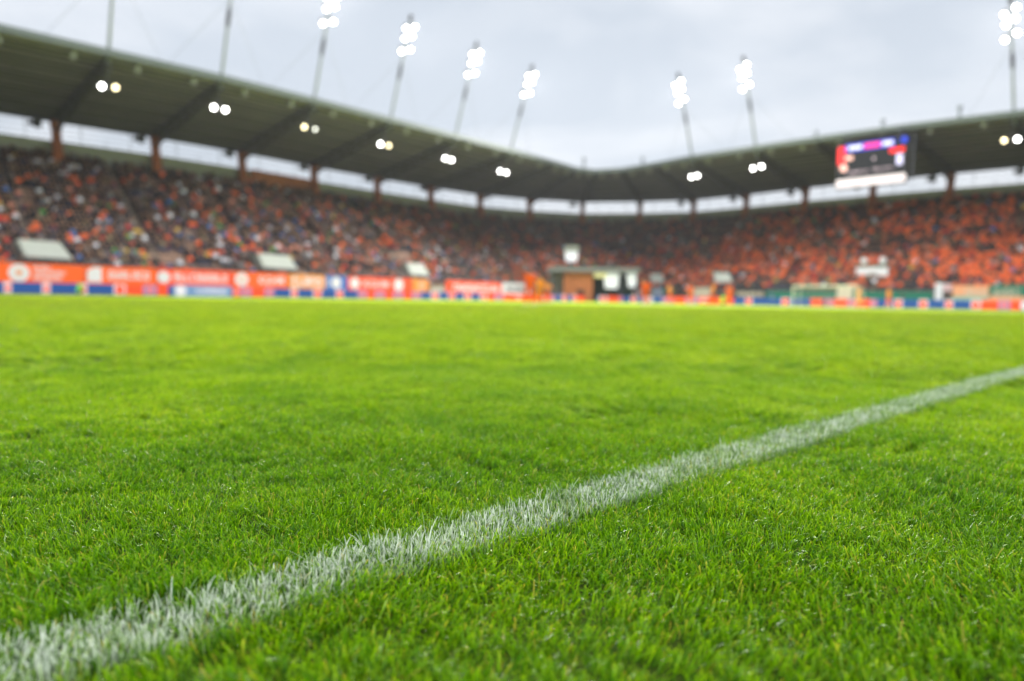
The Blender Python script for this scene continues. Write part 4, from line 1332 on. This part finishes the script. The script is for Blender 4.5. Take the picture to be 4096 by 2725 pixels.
# loudspeakers in the gap below the back of the roof, left of each column
sp0 = None
for i, k in enumerate((4, 5, 6, 7, 8, 9, 12, 14, 15, 16, 17, 18, 19)):
    sgn = -0.17 if k < 13 else 0.17
    p = sp2(k + (-0.17 if k < 13 else -0.2), 0.93)
    inw = (ST[k][0] - ST[k][1]).normalized()
    rz = math.atan2(inw.y, inw.x) - math.pi / 2
    if sp0 is None:
        sp0 = empty('loudspeaker')
        b_ = MB()
        b_.hexa([(-.35, .1, -1.1), (.35, .1, -1.1), (.35, .6, -1.0), (-.35, .6, -1.0)], [(-.4, -.1, -.2), (.4, -.1, -.2), (.4, .7, -.1), (-.4, .7, -.1)])
        b_.hexa([(.45, .1, -.95), (.95, .1, -.95), (.95, .5, -.9), (.45, .5, -.9)], [(.45, 0, -.4), (.95, 0, -.4), (.95, .5, -.35), (.45, .5, -.35)])
        b_.build('cabinet', M['black'], sp0)
        b_ = MB(); b_.bar((0, .2, -.2), (0, .2, 1.2), .12, .12); b_.bar((0, .2, -.3), (1.6, 0, .7), .08, .08); b_.build('bracket', M['steel'], sp0)
        o = sp0
    else:
        o = copy_tree(sp0)
    o.location = (p.x, p.y, 21.6)
    o.rotation_euler = (0, 0, rz)
    tag(o, 'dark loudspeaker hung in the gap under the roof, %s from the left' % ORD[i], 'loudspeaker', 'loudspeakers hung under the back of the roof')

# ------------------------------------------------------------------ corner tunnel building
dT = 117.0
cL, cR = by_depth(2186, dT), by_depth(2545, dT)
root = empty('tunnel_building', (*((cL + cR) / 2), 0))
tag(root, 'low brick tunnel building with flat grey canopy in the corner of the pitch', 'building')
U = (cR - cL).normalized(); V_ = Vector((math.cos(R(HEAD - 4)), math.sin(R(HEAD - 4))))
def tb(px_a, px_b, d0, d1, z0, z1, name, m):
    a = by_depth(px_a, dT); c = by_depth(px_b, dT)
    b_ = MB()
    q = [(*(a + V_ * d0), z0), (*(c + V_ * d0), z0), (*(c + V_ * d1), z0), (*(a + V_ * d1), z0)]
    b_.hexa(q, [(x, y, z1) for x, y, _ in q])
    return b_.build(name, m, root)
tb(2184, 2548, -1.0, 6.0, 5.15, 5.95, 'canopy', mat('canopy_grey', (0.26, 0.265, 0.28), 0.6, noise=0.08, nscale=0.8))
tb(2250, 2366, 0.0, 4.0, 0.0, 5.1, 'brick_wall', M['brick'])
tb(2305, 2330, -0.06, -0.01, 0.0, 2.1, 'doorway', M['black'])
tb(2190, 2249, 3.0, 3.3, 0.0, 5.1, 'rear_wall', M['wallgrey'])
tb(2367, 2540, 4.2, 4.5, 0.0, 5.1, 'rear_wall', mat('dark_green_wall', (0.03, 0.06, 0.045), 0.8))
for a_ in (2200, 2472, 2538):
    tb(a_, a_ + 8, -0.6, -0.3, 0.0, 5.1, 'post', M['steel'])
def solo(name, px_a, px_b, d, z0, z1, m, label, cat, taper=0.0, th=0.12):
    a, c = by_depth(px_a, d), by_depth(px_b, d)
    r_ = empty(name, (*((a + c) / 2), z0))
    n_ = V_ * th
    a2, c2 = a.lerp(c, taper), c.lerp(a, taper * 0.6)
    b_ = MB()
    b_.hexa([(*a2, z0), (*c2, z0), (*(c2 + n_), z0), (*(a2 + n_), z0)], [(*a, z1), (*c, z1), (*(c + n_), z1), (*(a + n_), z1)])
    b_.build('panel', m, r_)
    b2 = MB(); b2.bar((*(a - V_ * 0.02), z1 + 0.03), (*(c - V_ * 0.02), z1 + 0.03), 0.08, 0.07); b2.build('top_rail', M['steel'], r_)
    tag(r_, label, cat)
    return r_
solo('sign', 2370, 2420, dT - 0.6, 4.25, 5.0, mat('yellow_sign', (0.80, 0.74, 0.36), 0.5, emis=(0.8, 0.74, 0.36), es=0.35), 'pale yellow lit sign under the tunnel canopy', 'sign')
wglow = mat('white_sheet', (0.85, 0.86, 0.88), 0.6, emis=(0.8, 0.84, 0.9), es=0.35)  # glow put in; the two canopy panels stand for sky seen through the gate
solo('sky_gap_panel', 2408, 2470, dT - 0.4, 2.4, 5.05, wglow, 'wide white glowing panel in place of sky seen under the tunnel canopy', 'sheet', 0.12)
solo('sky_gap_panel', 2500, 2541, dT - 0.4, 2.7, 5.05, wglow, 'narrow white glowing panel in place of sky at right end of tunnel canopy', 'sheet', 0.2)
sc_ = solo('corner_screen', 2252, 2304, 121.5, 7.1, 8.9, wglow, 'bright white panel with grey top standing above the tunnel canopy', 'screen', 0.10, 0.3)
b_ = MB(); a, c = by_depth(2248, 121.5), by_depth(2308, 121.5)
b_.hexa([(*a, 9.0), (*c, 9.0), (*(c + V_ * .3), 9.0), (*(a + V_ * .3), 9.0)], [(*a, 9.9), (*c, 9.9), (*(c + V_ * .3), 9.9), (*(a + V_ * .3), 9.9)]); b_.build('header', M['wallgrey'], sc_)
b_ = MB(); m_ = by_depth(2272, 121.6); b_.tube((*m_, 1.0), (*m_, 6.95), 0.16); b_.build('post', M['steel'], sc_)
# platform with white board and two white drums among the fans behind the goal
pw = front_pt(3450, -3.0)
r_ = empty('camera_platform', (pw.x, pw.y, 2.5))
tag(r_, 'white-fronted small platform with two white drums in front of orange fans above the goal', 'platform')
b_ = MB(); b_.box(pw.x - .1, pw.x + .05, pw.y - 2.2, pw.y + 2.2, 4.6, 5.9); b_.build('front_board', M['whitecloth'], r_)
b_ = MB(); b_.box(pw.x, pw.x + 1.6, pw.y - 2.2, pw.y + 2.2, 6.1, 6.3); b_.build('deck', BAN['green'], r_)
for s in (-1, 1):
    b_ = MB(); b_.tube((pw.x + .1, pw.y + 1.3 * s, 6.9), (pw.x + .5, pw.y + 1.3 * s, 6.9), .45, .45, 16); b_.build('drum', M['whitecloth'], r_)
    b_ = MB(); b_.tube((pw.x + .3, pw.y + 1.3 * s, 2.4), (pw.x + .3, pw.y + 1.3 * s, 6.5), .07, .07, 8); b_.build('leg', M['grey'], r_)

# white booth in the gap of the orange banners
pa, pb_ = front_pt(1716, 0.6), front_pt(1772, 0.6)
r_ = empty('booth', (*((pa + pb_) / 2), 0))
tag(r_, 'small pale booth between two orange banners on the far side', 'booth')
b_ = MB(); b_.hexa([(*pa, 0), (*pb_, 0), (pb_.x, pb_.y + 1.5, 0), (pa.x, pa.y + 1.5, 0)], [(*pa, 2.3), (*pb_, 2.3), (pb_.x, pb_.y + 1.5, 2.3), (pa.x, pa.y + 1.5, 2.3)]); b_.build('body', mat('booth_cream', (0.5, 0.46, 0.38), 0.7), r_)
b_ = MB(); b_.hexa([(pa.x - .2, pa.y - .2, 2.31), (pb_.x + .2, pb_.y - .2, 2.31), (pb_.x + .2, pb_.y + 1.7, 2.31), (pa.x - .2, pa.y + 1.7, 2.31)], [(pa.x - .2, pa.y - .2, 2.5), (pb_.x + .2, pb_.y - .2, 2.5), (pb_.x + .2, pb_.y + 1.7, 2.5), (pa.x - .2, pa.y + 1.7, 2.5)]); b_.build('roof', M['column'], r_)

# ------------------------------------------------------------------ goal
gx, gy0, gy1 = 80.3, 29.64, 36.96
root = empty('goal', (gx, 33.3, 0)); tag(root, 'cream-white football goal with net in front of the green banner', 'goal')
for yy in (gy0, gy1):
    b_ = MB(); b_.tube((gx, yy, 0), (gx, yy, 2.44), 0.06, n=14); b_.build('post', M['goal'], root)
b_ = MB(); b_.tube((gx, gy0 - .06, 2.5), (gx, gy1 + .06, 2.5), 0.06, n=14); b_.build('crossbar', M['goal'], root)
b_ = MB()
for yy in (gy0, gy1):
    b_.tube((gx, yy, 2.47), (gx + 1.9, yy, 2.3), 0.025, n=6); b_.tube((gx + 1.9, yy, 2.3), (gx + 1.9, yy, 0), 0.03, n=6)
b_.tube((gx + 1.9, gy0, 2.3), (gx + 1.9, gy1, 2.3), 0.02, n=6)
b_.tube((gx + 1.9, gy0, 0.03), (gx + 1.9, gy1, 0.03), 0.03, n=6)
b_.build('net_frame', M['goal'], root)
b_ = MB()
ny, nz_ = 52, 17
for i in range(ny + 1):
    y = gy0 + (gy1 - gy0) * i / ny
    b_.tube((gx + 1.88, y, 0.02), (gx + 1.88, y, 2.28), 0.004, n=3)
    b_.tube((gx + .05, y, 2.45), (gx + 1.88, y, 2.28), 0.004, n=3)
for i in range(nz_):
    z = 0.05 + 2.2 * i / nz_
    b_.tube((gx + 1.885, gy0, z), (gx + 1.885, gy1, z), 0.004, n=3)
    for yy in (gy0 + .01, gy1 - .01):
        b_.tube((gx + .08, yy, z), (gx + 1.88, yy, z), 0.004, n=3)
for i in range(12):
    x = gx + .1 + 1.75 * i / 12
    for yy in (gy0 + .012, gy1 - .012):
        b_.tube((x, yy, 0.02), (x, yy, 2.42), 0.004, n=3)
    b_.tube((x, gy0, 2.44 - .09 * (x - gx)), (x, gy1, 2.44 - .09 * (x - gx)), 0.004, n=3)
b_.build('net', M['net'], root)

# ------------------------------------------------------------------ people on and around the pitch
fig = {k: skin_person(k, 1, True) for k in ('stride', 'reach', 'run', 'hips', 'stand', 'crouch', 'cheer')}
figm = {}
ob_or = cloth('kit_orange', (0.98, 0.14, 0.01)); ob_am = cloth('kit_amber', (1.0, 0.33, 0.02)); ob_wh = cloth('kit_white', (0.75, 0.72, 0.72)); ob_pk = cloth('kit_pale', (0.8, 0.42, 0.32))
hv = cloth('hi_vis_green', (0.25, 0.75, 0.06)); hy = cloth('hi_vis_yellow', (0.7, 0.65, 0.05)); bl = cloth('blue_tracksuit', (0.03, 0.12, 0.38)); dk = cloth('dark_coat', (0.025, 0.02, 0.03)); mar = cloth('maroon_coat', (0.09, 0.02, 0.035)); rd = cloth('red_coat', (0.6, 0.07, 0.04))
FIG = [
    (2114, 34, 'reach', ob_or, ob_or, ob_or, 150, 'player in orange kit with one arm raised before the white banner, tallest of three'),
    (2154, 43, 'stride', ob_am, ob_am, ob_or, 140, 'player in amber-orange kit, middle of the group of three'),
    (2186, 57, 'hips', ob_am, ob_or, ob_or, 160, 'player in amber shirt and orange shorts, hands on hips, smallest of the group of three'),
    (2578, 48, 'stride', ob_or, ob_or, ob_pk, 120, 'player in orange kit with pale socks right of the tunnel'),
    (2673, 58, 'run', ob_am, ob_or, ob_or, 200, 'player in amber shirt jogging beside the pale blue banner'),
    (2757, 57, 'hips', ob_or, ob_or, ob_pk, 170, 'player in orange-red kit with hands on hips, alone left of the cream banner'),
    (2846, 51, 'stride', ob_am, ob_or, ob_or, 210, 'player in amber shirt and orange shorts beside the crouching green steward'),
    (2911, 57, 'run', ob_or, ob_or, ob_or, 150, 'player in orange kit running just left of the dark banner'),
    (2880, 68, 'crouch', hv, hy, dk, 190, 'crouching steward in green hi-vis between two orange players'),
    (3430, 55, 'stride', ob_am, ob_am, ob_or, 200, 'goalkeeper in amber kit in front of the right goalpost'),
    (3548, 57, 'stride', ob_am, ob_or, ob_pk, 180, 'player in amber shirt and orange shorts right of the goal'),
    (3222, 82, 'crouch', bl, bl, bl, 215, 'photographer in blue crouching behind the goal net, left one'),
    (3285, 82, 'crouch', bl, dk, dk, 215, 'photographer in blue top and dark trousers crouching behind the goal net'),
    (3082, 84, 'stand', bl, bl, bl, 215, 'person in blue tracksuit standing left of the goal'),
    (3603, 84, 'stand', dk, dk, dk, 215, 'person in dark coat standing right of the goal'),
    (4072, 80, 'crouch', cloth('rust_coat', (0.45, 0.12, 0.03)), dk, dk, 215, 'person in rust coat crouching at the right edge of the photo'),
    (2440, 119, 'stand', mar, mar, dk, 225, 'person in maroon coat under the tunnel canopy'),
    (2340, 113, 'stand', dk, dk, dk, 225, 'person in dark coat in front of the brick wall'),
    (2268, 112, 'stand', rd, ob_wh, dk, 225, 'person in red coat and white trousers left of the dark doorway'),
    (2236, 113, 'stand', cloth('lilac_coat', (0.4, 0.33, 0.5)), dk, dk, 225, 'person in lilac coat left of the brick wall'),
    (310, 60.5, 'crouch', hv, hv, dk, 240, 'crouching steward in bright green hi-vis behind the left boards'),
    (1018, 76, 'crouch', cloth('navy_coat', (0.02, 0.03, 0.08)), dk, dk, 240, 'person in navy coat crouching before the four-letter orange banner'),
    (1622, 95, 'crouch', hy, dk, dk, 240, 'steward in yellow vest crouching beside the narrow white-disc banner'),
    (1832, 97, 'crouch', bl, dk, dk, 240, 'person in blue coat crouching before the orange-red banner beside the booth'),
    (1950, 98, 'crouch', rd, dk, dk, 240, 'person in red coat crouching at the right end of the same orange-red banner'),
]
for (px, dp, pose, top, bot, sock, rz, lb) in FIG:
    p = by_depth(px, dp)
    if dp > 59 and p.y > 70 and p.y < 73.2 and px < 2000: p.y = 73.8
    key = (pose, top.name, bot.name, sock.name)
    if key not in figm:
        figm[key] = dye(fig[pose], [skin_a, top, bot, sock, shoew if top in (ob_or, ob_am) else shoe, hair_d])
    o = bpy.data.objects.new('person', figm[key])
    COL.objects.link(o)
    o.location = (p.x, p.y, 0.02)
    o.rotation_euler = (0, 0, R(rz))
    s_ = 1.04 if dp < 60 else 1.0
    o.scale = (s_ * 1.3, s_ * 1.25, s_ * 1.04)
    tag(o, lb, 'person')

# ------------------------------------------------------------------ damp air over the far side
HAZE = 0.0002
b_ = MB()
b_.box(-95, 165, -70, 160, -1.2, 46)
hzm = bpy.data.materials.new('haze')
hzm.use_nodes = True
t_ = hzm.node_tree
t_.nodes.clear()
o_ = N(t_, 'ShaderNodeOutputMaterial')
v_ = N(t_, 'ShaderNodeVolumePrincipled')
v_.inputs['Color'].default_value = (0.93, 0.95, 1.0, 1)
v_.inputs['Density'].default_value = HAZE
v_.inputs['Anisotropy'].default_value = 0.3
t_.links.new(v_.outputs[0], o_.inputs['Volume'])
tag(b_.build('haze', hzm), kind='stuff')
